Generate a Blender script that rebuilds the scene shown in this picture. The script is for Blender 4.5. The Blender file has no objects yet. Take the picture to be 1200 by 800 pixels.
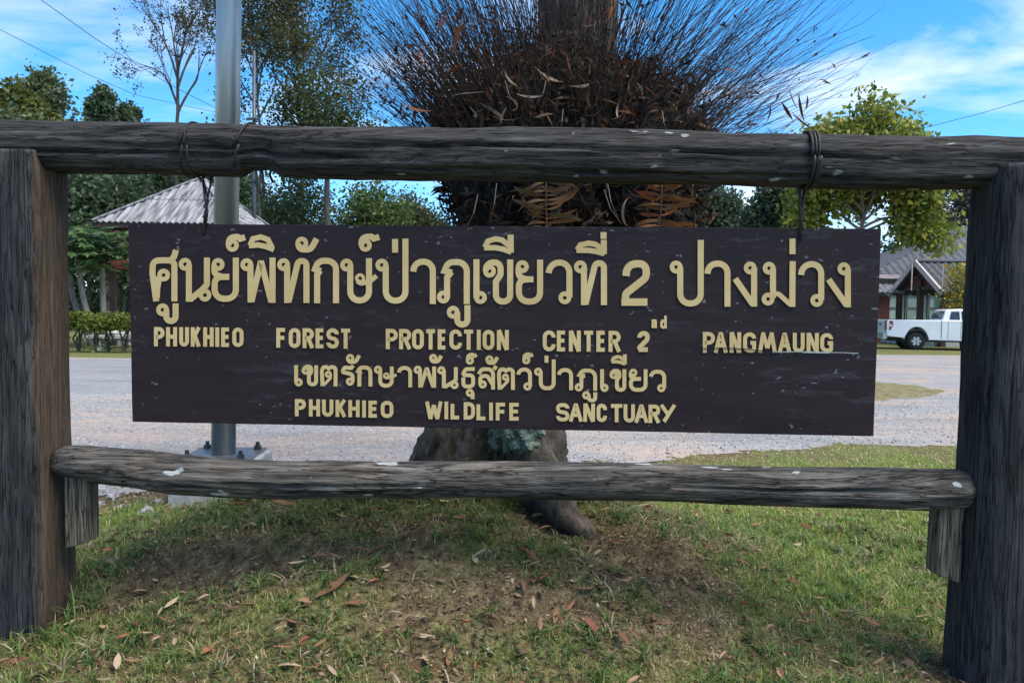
import bpy, bmesh, math, random
import numpy as np
from mathutils import Vector, noise as mnoise
rng = np.random.default_rng(7)
random.seed(7)
R_ = math.radians
SC = bpy.context.scene
COL = SC.collection

# ------------------------------------------------------------------ camera
F = 867.0                      # focal length in pixels of the 1200x800 photograph
CAM_H = 1.55
PITCH, ROLL = math.atan(38 / F), R_(0.8)
fw = np.array([0, math.cos(PITCH), -math.sin(PITCH)])
r0 = np.array([1.0, 0, 0]); u0 = np.array([0, math.sin(PITCH), math.cos(PITCH)])
rt = math.cos(ROLL) * r0 + math.sin(ROLL) * u0
up = -math.sin(ROLL) * r0 + math.cos(ROLL) * u0
EYE = np.array([0, 0, CAM_H])
cam = bpy.data.cameras.new('camera'); camo = bpy.data.objects.new('camera', cam); COL.objects.link(camo)
from mathutils import Matrix
camo.matrix_world = Matrix(((rt[0], up[0], -fw[0], EYE[0]), (rt[1], up[1], -fw[1], EYE[1]), (rt[2], up[2], -fw[2], EYE[2]), (0, 0, 0, 1)))
cam.sensor_width = 36; cam.lens = F / 1200 * 36; cam.clip_end = 3000
SC.camera = camo

# ------------------------------------------------------------------ world, sun, exposure
SUN_EL, SUN_AZ = 60, 118       # azimuth from +Y (in front of the camera), negative = to the left
w = bpy.data.worlds.new('World'); SC.world = w; w.use_nodes = True
nt = w.node_tree; nt.nodes.clear()
def N(t, ty, **kw):
    n = t.nodes.new(ty)
    for k, v in kw.items(): setattr(n, k, v)
    return n
sky = N(nt, 'ShaderNodeTexSky', sky_type='NISHITA', sun_disc=False)
sky.sun_elevation = R_(SUN_EL); sky.sun_rotation = R_(SUN_AZ)
sky.air_density = 0.8; sky.dust_density = 0.0; sky.ozone_density = 5.0
hs = N(nt, 'ShaderNodeHueSaturation'); hs.inputs['Hue'].default_value = 0.492; hs.inputs['Saturation'].default_value = 1.25; hs.inputs['Value'].default_value = 0.86; hs.inputs['Value'].default_value = 1.0
nt.links.new(sky.outputs[0], hs.inputs['Color'])
tc = N(nt, 'ShaderNodeTexCoord')
mp = N(nt, 'ShaderNodeMapping'); mp.inputs['Scale'].default_value = (1.5, 1.5, 5.5); mp.inputs['Rotation'].default_value = (0, R_(-14), 0); mp.inputs['Location'].default_value = (9.1, 3.7, 2.2)
nt.links.new(tc.outputs['Generated'], mp.inputs[0])
n1 = N(nt, 'ShaderNodeTexNoise'); n1.inputs['Scale'].default_value = 1.7; n1.inputs['Detail'].default_value = 9; n1.inputs['Roughness'].default_value = 0.58; n1.inputs['Distortion'].default_value = 0.5
nt.links.new(mp.outputs[0], n1.inputs['Vector'])
cr = N(nt, 'ShaderNodeValToRGB'); cr.color_ramp.elements[0].position = 0.44; cr.color_ramp.elements[1].position = 0.72
nt.links.new(n1.outputs[0], cr.inputs[0])
mx = N(nt, 'ShaderNodeMixRGB'); mx.inputs[2].default_value = (3.9, 4.2, 4.6, 1)
nt.links.new(cr.outputs[0], mx.inputs[0]); nt.links.new(hs.outputs[0], mx.inputs[1])
bg = N(nt, 'ShaderNodeBackground'); bg.inputs['Strength'].default_value = 0.13
ow = N(nt, 'ShaderNodeOutputWorld')
nt.links.new(mx.outputs[0], bg.inputs[0]); nt.links.new(bg.outputs[0], ow.inputs[0])
sl = bpy.data.lights.new('sun', 'SUN'); sl.energy = 2.9; sl.angle = R_(40); sl.color = (1, 0.92, 0.80)
so = bpy.data.objects.new('sun', sl); COL.objects.link(so)
_d = Vector((math.sin(R_(SUN_AZ)) * math.cos(R_(SUN_EL)), math.cos(R_(SUN_AZ)) * math.cos(R_(SUN_EL)), math.sin(R_(SUN_EL))))
so.rotation_euler = _d.to_track_quat('Z', 'Y').to_euler(); so.location = (0, 0, 30)
SC.view_settings.view_transform = 'Standard'; SC.view_settings.look = 'None'; SC.view_settings.gamma = 1
SC.view_settings.exposure = 1.22

# ------------------------------------------------------------------ pixel helpers
def ray(px, py):
    return fw + (px - 600) / F * rt + (400 - py) / F * up
def at(px, py, Y):                       # the point of this pixel's ray at depth Y
    d = ray(px, py); return EYE + d * (Y / d[1])
def ground(px, py, z=0.0):
    d = ray(px, py); return EYE + d * ((z - CAM_H) / d[2])
# vertical plane of the sign frame
PL = np.array([-1.894, 3.65, 0]); PR = np.array([1.738, 3.48, 0])
FD = (PR - PL) / np.linalg.norm(PR - PL)
FN = np.array([FD[1], -FD[0], 0.0])      # normal towards the camera
if FN[1] > 0: FN = -FN
def frame(px, py, off=0.0):
    d = ray(px, py); p0 = PL + FN * off
    t = np.dot(p0 - EYE, FN) / np.dot(d, FN)
    return EYE + d * t

# ------------------------------------------------------------------ materials
def newmat(name):
    m = bpy.data.materials.new(name); m.use_nodes = True
    t = m.node_tree; b = t.nodes['Principled BSDF']
    return m, t, b
def rgb(c): return (c[0], c[1], c[2], 1)
def ramp(t, src, stops):
    r = N(t, 'ShaderNodeValToRGB'); e = r.color_ramp.elements
    while len(e) < len(stops): e.new(0.5)
    for k, (p, c) in enumerate(stops):
        e[k].position = p; e[k].color = rgb(c) if len(c) == 3 else c
    t.links.new(src, r.inputs[0]); return r
def noise_node(t, scale, stretch=(1, 1, 1), detail=6, rough=0.6, dist=0.0, loc=(0, 0, 0)):
    c = N(t, 'ShaderNodeTexCoord'); m = N(t, 'ShaderNodeMapping'); m.inputs['Scale'].default_value = stretch; m.inputs['Location'].default_value = loc
    t.links.new(c.outputs['Object'], m.inputs[0])
    n = N(t, 'ShaderNodeTexNoise'); n.inputs['Scale'].default_value = scale; n.inputs['Detail'].default_value = detail
    n.inputs['Roughness'].default_value = rough; n.inputs['Distortion'].default_value = dist
    t.links.new(m.outputs[0], n.inputs['Vector']); return n
def mixc(t, fac, a, b, mode='MIX'):
    m = N(t, 'ShaderNodeMixRGB', blend_type=mode)
    for i, v in ((0, fac), (1, a), (2, b)):
        if isinstance(v, (int, float)): m.inputs[i].default_value = v
        elif isinstance(v, (tuple, list)): m.inputs[i].default_value = rgb(v)
        else: t.links.new(v, m.inputs[i])
    return m.outputs[0]
def bump(t, b, src, strength=0.4, dist=0.02):
    n = N(t, 'ShaderNodeBump'); n.inputs['Strength'].default_value = strength; n.inputs['Distance'].default_value = dist
    t.links.new(src, n.inputs['Height']); t.links.new(n.outputs[0], b.inputs['Normal'])
def pm(name, c1, c2, scale=6, stretch=(1, 1, 1), rough=0.8, bs=0.3, bd=0.01, metal=0.0, spec=0.3, lo=0.35, hi=0.65):
    m, t, b = newmat(name)
    n = noise_node(t, scale, stretch); r = ramp(t, n.outputs[0], [(lo, c1), (hi, c2)])
    t.links.new(r.outputs[0], b.inputs['Base Color']); b.inputs['Roughness'].default_value = rough
    b.inputs['Metallic'].default_value = metal; b.inputs['Specular IOR Level'].default_value = spec
    if bs: bump(t, b, n.outputs[0], bs, bd)
    return m
def leafmat(name, trans=0.35, rough=0.55):          # colour comes from a per-leaf attribute
    m, t, b = newmat(name)
    a = N(t, 'ShaderNodeAttribute'); a.attribute_name = 'Col'
    t.links.new(a.outputs['Color'], b.inputs['Base Color']); b.inputs['Roughness'].default_value = rough; b.inputs['Specular IOR Level'].default_value = 0.3
    tr = N(t, 'ShaderNodeBsdfTranslucent'); t.links.new(a.outputs['Color'], tr.inputs['Color'])
    ms = N(t, 'ShaderNodeMixShader'); ms.inputs[0].default_value = trans
    t.links.new(b.outputs[0], ms.inputs[1]); t.links.new(tr.outputs[0], ms.inputs[2])
    t.links.new(ms.outputs[0], t.nodes['Material Output'].inputs['Surface']); return m
def wood(name, grain, darkc, midc, lightc, lichen=0.0, brown=None, lich_col=(0.42, 0.44, 0.42)):
    """weathered timber; grain = 'X' or 'Z'"""
    m, t, b = newmat(name)
    st = (1.2, 9, 9) if grain == 'X' else (9, 9, 1.2)
    st2 = (5, 70, 70) if grain == 'X' else (70, 70, 5)
    n1 = noise_node(t, 1.6, st, 8, 0.65, 0.6); n2 = noise_node(t, 1.4, st2, 6, 0.6, 0.3)
    n3 = noise_node(t, 2.2, (1, 1, 1), 4, 0.5)
    c = ramp(t, n1.outputs[0], [(0.30, darkc), (0.50, midc), (0.74, lightc)]).outputs[0]
    streak = ramp(t, n2.outputs[0], [(0.34, (0.38, 0.38, 0.38)), (0.5, (1, 1, 1)), (0.70, (1.5, 1.46, 1.42))]).outputs[0]
    c = mixc(t, 0.8, c, streak, 'MULTIPLY')
    tone = ramp(t, n3.outputs[0], [(0.35, (0.75, 0.78, 0.85)), (0.65, (1.2, 1.1, 0.98))]).outputs[0]
    c = mixc(t, 0.7, c, tone, 'MULTIPLY')
    st3 = (0.55, 13, 13) if grain == 'X' else (13, 13, 0.55)
    n5 = noise_node(t, 1.5, st3, 4, 0.6, 0.25, (7, 3, 5)); n6 = noise_node(t, 1.0, tuple(v * 2.3 for v in st3), 3, 0.55, 0.2, (1, 9, 2))
    hair = ramp(t, n5.outputs[0], [(0.485, (1, 1, 1)), (0.497, (0.12, 0.12, 0.12)), (0.503, (0.12, 0.12, 0.12)), (0.515, (1, 1, 1))]).outputs[0]
    hair2 = ramp(t, n6.outputs[0], [(0.48, (1, 1, 1)), (0.497, (0.35, 0.35, 0.35)), (0.503, (0.35, 0.35, 0.35)), (0.52, (1, 1, 1))]).outputs[0]
    hairs = mixc(t, 1.0, hair, hair2, 'MULTIPLY'); c = mixc(t, 1.0, c, hairs, 'MULTIPLY')
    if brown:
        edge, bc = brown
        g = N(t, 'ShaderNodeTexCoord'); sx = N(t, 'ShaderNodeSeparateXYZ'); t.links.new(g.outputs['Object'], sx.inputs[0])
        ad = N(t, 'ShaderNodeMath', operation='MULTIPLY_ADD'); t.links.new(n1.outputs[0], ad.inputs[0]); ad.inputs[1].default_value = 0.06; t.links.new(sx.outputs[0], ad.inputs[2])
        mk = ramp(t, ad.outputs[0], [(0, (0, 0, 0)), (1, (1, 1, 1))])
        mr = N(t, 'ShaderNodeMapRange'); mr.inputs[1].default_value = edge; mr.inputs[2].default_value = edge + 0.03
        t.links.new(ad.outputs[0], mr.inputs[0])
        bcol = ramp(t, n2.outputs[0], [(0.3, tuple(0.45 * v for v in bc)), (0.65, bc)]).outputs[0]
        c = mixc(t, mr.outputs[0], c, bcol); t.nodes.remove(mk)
    if lichen:
        n4 = noise_node(t, 5.0, (1, 2.2, 2.2) if grain == 'X' else (2, 2, 1), 3, 0.5, 0.2, (3.1, 0, 1.7))
        k = ramp(t, n4.outputs[0], [(0.70 - lichen, (0, 0, 0)), (0.72 - lichen, (1, 1, 1))]).outputs[0]
        c = mixc(t, k, c, lich_col)
    t.links.new(c, b.inputs['Base Color']); b.inputs['Roughness'].default_value = 0.82; b.inputs['Specular IOR Level'].default_value = 0.25
    h = mixc(t, 0.5, n1.outputs[0], n2.outputs[0]); h = mixc(t, 0.85, h, hairs, 'MULTIPLY'); bump(t, b, h, 1.0, 0.016)
    return m
M = {}
M['beam'] = wood('beam_wood', 'X', (0.014, 0.0138, 0.0142), (0.041, 0.0395, 0.040), (0.088, 0.085, 0.085), 0.025, None, (0.26, 0.27, 0.27))
M['rail'] = wood('rail_wood', 'X', (0.022, 0.020, 0.018), (0.095, 0.086, 0.076), (0.22, 0.205, 0.185), 0.035, None, (0.42, 0.44, 0.43))
M['post_l'] = wood('post_wood_brown_flank', 'Z', (0.018, 0.018, 0.020), (0.040, 0.041, 0.044), (0.072, 0.073, 0.076), 0.0, (-2.275, (0.098, 0.068, 0.046)))  # right flank: brown split wood, with warm reflected light put into its colour
M['post_r'] = wood('post_wood', 'Z', (0.014, 0.015, 0.018), (0.032, 0.034, 0.038), (0.060, 0.062, 0.066), 0.0)
M['block'] = wood('block_wood', 'Z', (0.07, 0.062, 0.048), (0.135, 0.12, 0.09), (0.21, 0.19, 0.15))
def board_mat():
    m, t, b = newmat('sign_paint')
    n1 = noise_node(t, 2.2, (1, 1, 5), 8, 0.62, 0.3); n2 = noise_node(t, 5.5, (1.0, 1, 5.0), 7, 0.7, 0.6, (5, 1, 2)); n3 = noise_node(t, 1.1, (1, 1, 1.6), 3, 0.5, 0, (1.3, 0, 8))
    c = ramp(t, n1.outputs[0], [(0.3, (0.0150, 0.0086, 0.0108)), (0.7, (0.025, 0.0150, 0.0180))]).outputs[0]
    sc = ramp(t, n2.outputs[0], [(0.53, (0, 0, 0)), (0.70, (1, 1, 1))]).outputs[0]
    area = ramp(t, n3.outputs[0], [(0.40, (0, 0, 0)), (0.62, (1, 1, 1))]).outputs[0]
    k = mixc(t, 1.0, sc, area, 'MULTIPLY'); k = mixc(t, 1.0, k, (0.34, 0.34, 0.34), 'MULTIPLY')
    c = mixc(t, k, c, (0.10, 0.115, 0.13))
    n4 = noise_node(t, 26, (1, 1, 1.6), 2, 0.5, 0, (9, 2, 4)); sp = ramp(t, n4.outputs[0], [(0.70, (0, 0, 0)), (0.73, (0.7, 0.7, 0.7))]).outputs[0]
    c = mixc(t, sp, c, (0.16, 0.18, 0.20))
    t.links.new(c, b.inputs['Base Color'])
    r = ramp(t, n1.outputs[0], [(0.3, (0.45,) * 3), (0.7, (0.65,) * 3)]); t.links.new(r.outputs[0], b.inputs['Roughness']); b.inputs['Specular IOR Level'].default_value = 0.2
    bump(t, b, n2.outputs[0], 0.25, 0.004); return m
M['board'] = board_mat()
M['letter'] = pm('letter_tan', (0.52, 0.375, 0.165), (0.61, 0.45, 0.215), 3, (1, 1, 2), 0.6, 0.1, 0.002)
M['wire'] = pm('black_cord', (0.012, 0.012, 0.013), (0.03, 0.028, 0.028), 30, rough=0.6, bs=0.2, bd=0.002)
M['galv'] = pm('galvanised_steel', (0.20, 0.225, 0.24), (0.30, 0.325, 0.345), 4, (3, 3, 0.4), 0.36, 0.05, 0.002, 0.75, 0.5)
M['concrete'] = pm('concrete', (0.30, 0.30, 0.29), (0.48, 0.48, 0.46), 9, rough=0.9, bs=0.4, bd=0.01)
M['bolt'] = pm('dark_steel', (0.05, 0.055, 0.06), (0.10, 0.11, 0.12), 20, rough=0.5, bs=0.1, metal=0.6)
def bark_mat():
    m, t, b = newmat('tree_bark')
    n1 = noise_node(t, 7.0, (1.3, 1.3, 0.8), 9, 0.7, 0.3); n2 = noise_node(t, 1.7, (1, 1, 1), 4, 0.5)
    c = ramp(t, n1.outputs[0], [(0.32, (0.012, 0.010, 0.008)), (0.50, (0.065, 0.055, 0.045)), (0.72, (0.19, 0.17, 0.15))]).outputs[0]
    k = ramp(t, n2.outputs[0], [(0.45, (1, 1, 1)), (0.7, (1.3, 0.95, 0.62))]).outputs[0]
    c = mixc(t, 0.8, c, k, 'MULTIPLY'); t.links.new(c, b.inputs['Base Color']); b.inputs['Roughness'].default_value = 0.9
    bump(t, b, n1.outputs[0], 1.0, 0.04); return m
M['bark'] = bark_mat()
M['bark_far'] = pm('grey_bark', (0.035, 0.03, 0.026), (0.11, 0.10, 0.09), 3, (4, 4, 1), 0.9, 0.5, 0.02)
M['bark_pale'] = pm('pale_bark', (0.11, 0.095, 0.075), (0.24, 0.215, 0.18), 3, (4, 4, 1), 0.9, 0.4, 0.02)
M['leaf'] = leafmat('foliage', 0.4)
M['grass'] = leafmat('grass_blades', 0.35, 0.6)
M['dead'] = leafmat('dead_foliage', 0.2, 0.75)
def ground_mat():
    m, t, b = newmat('lawn_soil')
    n1 = noise_node(t, 0.9, (1, 1, 1), 6, 0.6, 0.2); n2 = noise_node(t, 14, (1, 1, 1), 8, 0.7); n3 = noise_node(t, 70, (1, 1, 1), 4, 0.7)
    soil = ramp(t, n2.outputs[0], [(0.28, (0.035, 0.026, 0.017)), (0.52, (0.12, 0.088, 0.050)), (0.75, (0.27, 0.215, 0.125))]).outputs[0]
    gr = ramp(t, n2.outputs[0], [(0.3, (0.065, 0.085, 0.024)), (0.7, (0.20, 0.205, 0.075))]).outputs[0]
    at_ = N(t, 'ShaderNodeAttribute'); at_.attribute_name = 'Col'
    k = mixc(t, 0.35, at_.outputs['Color'], n1.outputs[0])
    k = ramp(t, k, [(0.25, (0.0, 0.0, 0.0)), (0.75, (0.95, 0.95, 0.95))]).outputs[0]
    c = mixc(t, k, soil, gr)
    fine = ramp(t, n3.outputs[0], [(0.3, (0.6, 0.6, 0.6)), (0.7, (1.3, 1.3, 1.25))]).outputs[0]
    c = mixc(t, 0.8, c, fine, 'MULTIPLY')
    t.links.new(c, b.inputs['Base Color']); b.inputs['Roughness'].default_value = 0.95; b.inputs['Specular IOR Level'].default_value = 0.1
    bump(t, b, n2.outputs[0], 0.8, 0.03); return m
M['ground'] = ground_mat()
def gravel_mat(name, cs, patch):
    m, t, b = newmat(name)
    n1 = noise_node(t, 0.45, (1, 1.6, 1), 6, 0.6, 0.4); n2 = noise_node(t, 9, (1, 1, 1), 8, 0.75)
    c = N(t, 'ShaderNodeTexCoord'); v = N(t, 'ShaderNodeTexVoronoi'); v.inputs['Scale'].default_value = 55; t.links.new(c.outputs['Object'], v.inputs['Vector'])
    st = ramp(t, v.outputs['Color'], [(0.15, cs[0]), (0.5, cs[1]), (0.9, cs[2])]).outputs[0]
    k = ramp(t, n1.outputs[0], [(0.45, (0, 0, 0)), (0.62, (0.75, 0.75, 0.75))]).outputs[0]
    cc = mixc(t, k, st, patch)
    dk = ramp(t, n2.outputs[0], [(0.3, (0.6, 0.6, 0.62)), (0.6, (1.08, 1.08, 1.08))]).outputs[0]
    cc = mixc(t, 0.7, cc, dk, 'MULTIPLY')
    n3 = noise_node(t, 1.0, (0.22, 1.0, 1), 5, 0.6, 0.6); rut = ramp(t, n3.outputs[0], [(0.38, (0.72, 0.71, 0.70)), (0.5, (1, 1, 1)), (0.68, (1.12, 1.11, 1.1))]).outputs[0]; cc = mixc(t, 0.6, cc, rut, 'MULTIPLY')
    t.links.new(cc, b.inputs['Base Color']); b.inputs['Roughness'].default_value = 0.95; b.inputs['Specular IOR Level'].default_value = 0.1
    bump(t, b, v.outputs['Distance'], 0.35, 0.01); return m
M['gravel'] = gravel_mat('pale_gravel', ((0.18, 0.178, 0.18), (0.25, 0.246, 0.246), (0.33, 0.325, 0.325)), (0.37, 0.285, 0.23))
M['road'] = gravel_mat('grey_road', ((0.165, 0.168, 0.175), (0.22, 0.224, 0.235), (0.29, 0.295, 0.305)), (0.25, 0.245, 0.25))
M['island'] = pm('dry_island_turf', (0.085, 0.085, 0.03), (0.22, 0.175, 0.09), 5, rough=0.95, bs=0.6, bd=0.03)
M['stone'] = pm('pale_stone', (0.20, 0.195, 0.19), (0.40, 0.39, 0.38), 14, rough=0.9, bs=0.4, bd=0.01)
M['roof_white'] = pm('weathered_fibre_cement', (0.06, 0.06, 0.068), (0.30, 0.30, 0.315), 2.0, (5, .5, .5), 0.85, 0.0, 0.01, lo=0.34, hi=0.64)
M['roof_dark'] = pm('dark_grey_roofing', (0.045, 0.05, 0.06), (0.075, 0.082, 0.095), 2.0, (2, 2, 2), 0.6, 0.2, 0.01)
M['trim_pink'] = pm('pale_barge_board', (0.42, 0.35, 0.34), (0.55, 0.47, 0.45), 5, rough=0.7, bs=0.1)
M['dark_wood'] = pm('dark_timber', (0.035, 0.022, 0.018), (0.075, 0.045, 0.035), 4, (4, 4, 1), 0.7, 0.2)
M['redwood'] = pm('red_brown_timber', (0.11, 0.035, 0.03), (0.18, 0.06, 0.05), 4, (1, 1, 4), 0.7, 0.2)
M['wall'] = pm('pale_render_wall', (0.26, 0.27, 0.26), (0.36, 0.37, 0.35), 3, rough=0.9, bs=0.1)
def glassy(name, c1, c2, rough=0.08):
    m, t, b = newmat(name); n = noise_node(t, 1.2, (1, 1, 1), 3, 0.5)
    r = ramp(t, n.outputs[0], [(0.4, c1), (0.65, c2)]); t.links.new(r.outputs[0], b.inputs['Base Color']); b.inputs['Roughness'].default_value = rough; b.inputs['Specular IOR Level'].default_value = 0.8
    return m
M['teal_reflection'] = glassy('window_glass_teal_reflection', (0.07, 0.22, 0.19), (0.26, 0.44, 0.38))  # reflection and interior brightness put into the teal pane colour
M['car_glass'] = glassy('tinted_car_glass', (0.012, 0.014, 0.018), (0.03, 0.034, 0.04), 0.05)
M['rear_glass'] = glassy('rear_car_glass_sky_reflection', (0.12, 0.15, 0.15), (0.2, 0.23, 0.23), 0.05)  # paler than the side glass: sky reflection put into the base colour
M['white_paint'] = pm('white_car_paint', (0.66, 0.67, 0.69), (0.74, 0.75, 0.76), 1.5, rough=0.22, bs=0, spec=0.6)
M['rubber'] = pm('tyre_rubber', (0.012, 0.012, 0.013), (0.028, 0.028, 0.028), 20, rough=0.85, bs=0.2)
M['alloy'] = pm('alloy_wheel', (0.35, 0.36, 0.38), (0.48, 0.49, 0.5), 8, rough=0.35, bs=0, metal=0.7)
M['plastic'] = pm('black_plastic', (0.014, 0.014, 0.015), (0.03, 0.03, 0.032), 20, rough=0.6, bs=0.1)
M['red_lamp'] = pm('red_lamp_lens', (0.20, 0.012, 0.018), (0.32, 0.03, 0.035), 6, rough=0.2, bs=0, spec=0.6)
M['white_lamp'] = pm('clear_lamp_lens', (0.55, 0.5, 0.5), (0.7, 0.66, 0.66), 6, rough=0.2, bs=0, spec=0.6)
M['mass'] = pm('fern_root_mass', (0.010, 0.008, 0.007), (0.055, 0.040, 0.030), 7, (1, 1, 1), 0.95, 1.0, 0.05, lo=0.3, hi=0.75)
M['lichen'] = pm('pale_green_lichen', (0.085, 0.13, 0.11), (0.19, 0.25, 0.215), 18, rough=0.95, bs=0.6, bd=0.01)
M['crack'] = pm('crack_shadowless', (0.008, 0.008, 0.009), (0.014, 0.012, 0.012), 20, rough=0.9, bs=0.1)
M['scratch'] = pm('pale_scratch', (0.20, 0.24, 0.24), (0.34, 0.40, 0.39), 40, rough=0.8, bs=0.1)

# ------------------------------------------------------------------ object helpers
def tag(o, label=None, cat=None, group=None, kind=None):
    for k, v in (('label', label), ('category', cat), ('group', group), ('kind', kind)):
        if v: o[k] = v
    return o
def link(name, me, mat=None, parent=None):
    o = bpy.data.objects.new(name, me); COL.objects.link(o)
    if mat: me.materials.append(mat)
    if parent:
        o.parent = parent; o.matrix_parent_inverse = Matrix.Translation(-Vector(parent.location))
    return o
def empty(name, loc):
    o = bpy.data.objects.new(name, None); COL.objects.link(o); o.location = tuple(float(v) for v in loc); o.empty_display_size = 0.1; return o
class MB:
    """collects vertices / faces (world coordinates) and links them as one mesh object"""
    def __init__(s): s.v = []; s.f = []; s.c = []
    def add(s, vs, fs, col=None):
        b = len(s.v); s.v.extend([tuple(float(q) for q in p) for p in vs]); s.f.extend([tuple(b + i for i in f) for f in fs])
        if col is not None: s.c.extend([col] * len(vs))
        return s
    def box(s, c, size, rot=0.0):
        x, y, z = [q / 2 for q in size]; cs, sn = math.cos(rot), math.sin(rot); vs = []
        for dz in (-z, z):
            for dx, dy in ((-x, -y), (x, -y), (x, y), (-x, y)):
                vs.append((c[0] + dx * cs - dy * sn, c[1] + dx * sn + dy * cs, c[2] + dz))
        return s.add(vs, [(0, 3, 2, 1), (4, 5, 6, 7), (0, 1, 5, 4), (1, 2, 6, 5), (2, 3, 7, 6), (3, 0, 4, 7)])
    def bar(s, a, b, wd, ht):
        a = Vector([float(q) for q in a]); b = Vector([float(q) for q in b]); d = (b - a).normalized()
        u = d.cross(Vector((0, 0, 1)));  u = Vector((1, 0, 0)) if u.length < 1e-4 else u.normalized()
        v = u.cross(d).normalized(); vs = []
        for p in (a, b):
            for su, sv in ((-1, -1), (1, -1), (1, 1), (-1, 1)): vs.append(p + u * su * wd / 2 + v * sv * ht / 2)
        return s.add(vs, [(0, 1, 2, 3), (7, 6, 5, 4), (0, 4, 5, 1), (1, 5, 6, 2), (2, 6, 7, 3), (3, 7, 4, 0)])
    def tube(s, pts, rad, n=6, col=None, cap=True):
        pts = [Vector([float(q) for q in p]) for p in pts]; k = len(pts)
        if not hasattr(rad, '__len__'): rad = [rad] * k
        d0 = (pts[1] - pts[0]).normalized(); u = d0.orthogonal().normalized(); vs = []
        for i, p in enumerate(pts):
            d = (pts[min(i + 1, k - 1)] - pts[max(i - 1, 0)]).normalized()
            u = (u - d * u.dot(d)); u = u.normalized() if u.length > 1e-6 else d.orthogonal().normalized(); v = d.cross(u)
            for j in range(n):
                a = 2 * math.pi * j / n; vs.append(p + (u * math.cos(a) + v * math.sin(a)) * rad[i])
        fs = [(i * n + j, i * n + (j + 1) % n, (i + 1) * n + (j + 1) % n, (i + 1) * n + j) for i in range(k - 1) for j in range(n)]
        if cap: fs += [tuple(range(n))[::-1], tuple(range((k - 1) * n, k * n))]
        return s.add(vs, fs, col)
    def prism(s, poly, ext):
        """polygon (3-d points) pushed along ext"""
        n = len(poly); e = np.array(ext); vs = [np.array(p) for p in poly] + [np.array(p) + e for p in poly]
        return s.add(vs, [tuple(range(n)), tuple(range(2 * n - 1, n - 1, -1))] + [(i, n + i, n + (i + 1) % n, (i + 1) % n) for i in range(n)])
    def build(s, name, mat=None, parent=None, smooth=False):
        me = bpy.data.meshes.new(name); me.from_pydata(s.v, [], s.f)
        if s.c:
            ca = me.color_attributes.new('Col', 'FLOAT_COLOR', 'POINT'); ca.data.foreach_set('color', np.array([(*c, 1) for c in s.c], dtype=np.float32).ravel())
        if smooth: me.polygons.foreach_set('use_smooth', [True] * len(me.polygons))
        bm = bmesh.new(); bm.from_mesh(me); bmesh.ops.recalc_face_normals(bm, faces=bm.faces); bm.to_mesh(me); bm.free()
        me.update(); return link(name, me, mat, parent)
def quads_np(name, V, cols, mat, parent=None, nv=4):
    """V: (n, nv, 3) separate polygons, cols: (n,3)"""
    n = len(V); me = bpy.data.meshes.new(name); me.vertices.add(n * nv); me.vertices.foreach_set('co', V.reshape(-1).astype(np.float32))
    me.loops.add(n * nv); me.loops.foreach_set('vertex_index', np.arange(n * nv, dtype=np.int32))
    me.polygons.add(n); me.polygons.foreach_set('loop_start', np.arange(0, n * nv, nv, dtype=np.int32))
    me.update(calc_edges=True)
    ca = me.color_attributes.new('Col', 'FLOAT_COLOR', 'POINT')
    c4 = np.ones((n, nv, 4), np.float32); c4[:, :, :3] = np.asarray(cols)[:, None, :]
    ca.data.foreach_set('color', c4.ravel()); me.validate()
    return link(name, me, mat, parent)
def rand_unit(n):
    v = rng.normal(size=(n, 3)); return v / np.linalg.norm(v, axis=1, keepdims=True)
def leaf_quads(P, L, W, updir=None):
    """diamond leaves at P with random orientation; L, W arrays or scalars"""
    n = len(P); a = rand_unit(n)
    if updir is not None: a = a + updir; a /= np.linalg.norm(a, axis=1, keepdims=True)
    b = np.cross(a, rand_unit(n)); b /= np.linalg.norm(b, axis=1, keepdims=True) + 1e-9
    L = np.broadcast_to(L, (n,))[:, None]; W = np.broadcast_to(W, (n,))[:, None]
    c = np.cross(a, b) * L * 0.12
    return np.stack([P - a * L / 2, P + b * W / 2 + c, P + a * L / 2, P - b * W / 2 + c], 1)
def pick_cols(n, cols, jitter=0.25):
    cols = np.array(cols); k = rng.integers(0, len(cols), n)
    return np.clip(cols[k] * (1 + jitter * rng.normal(size=(n, 1))), 0.004, 0.9)

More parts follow.
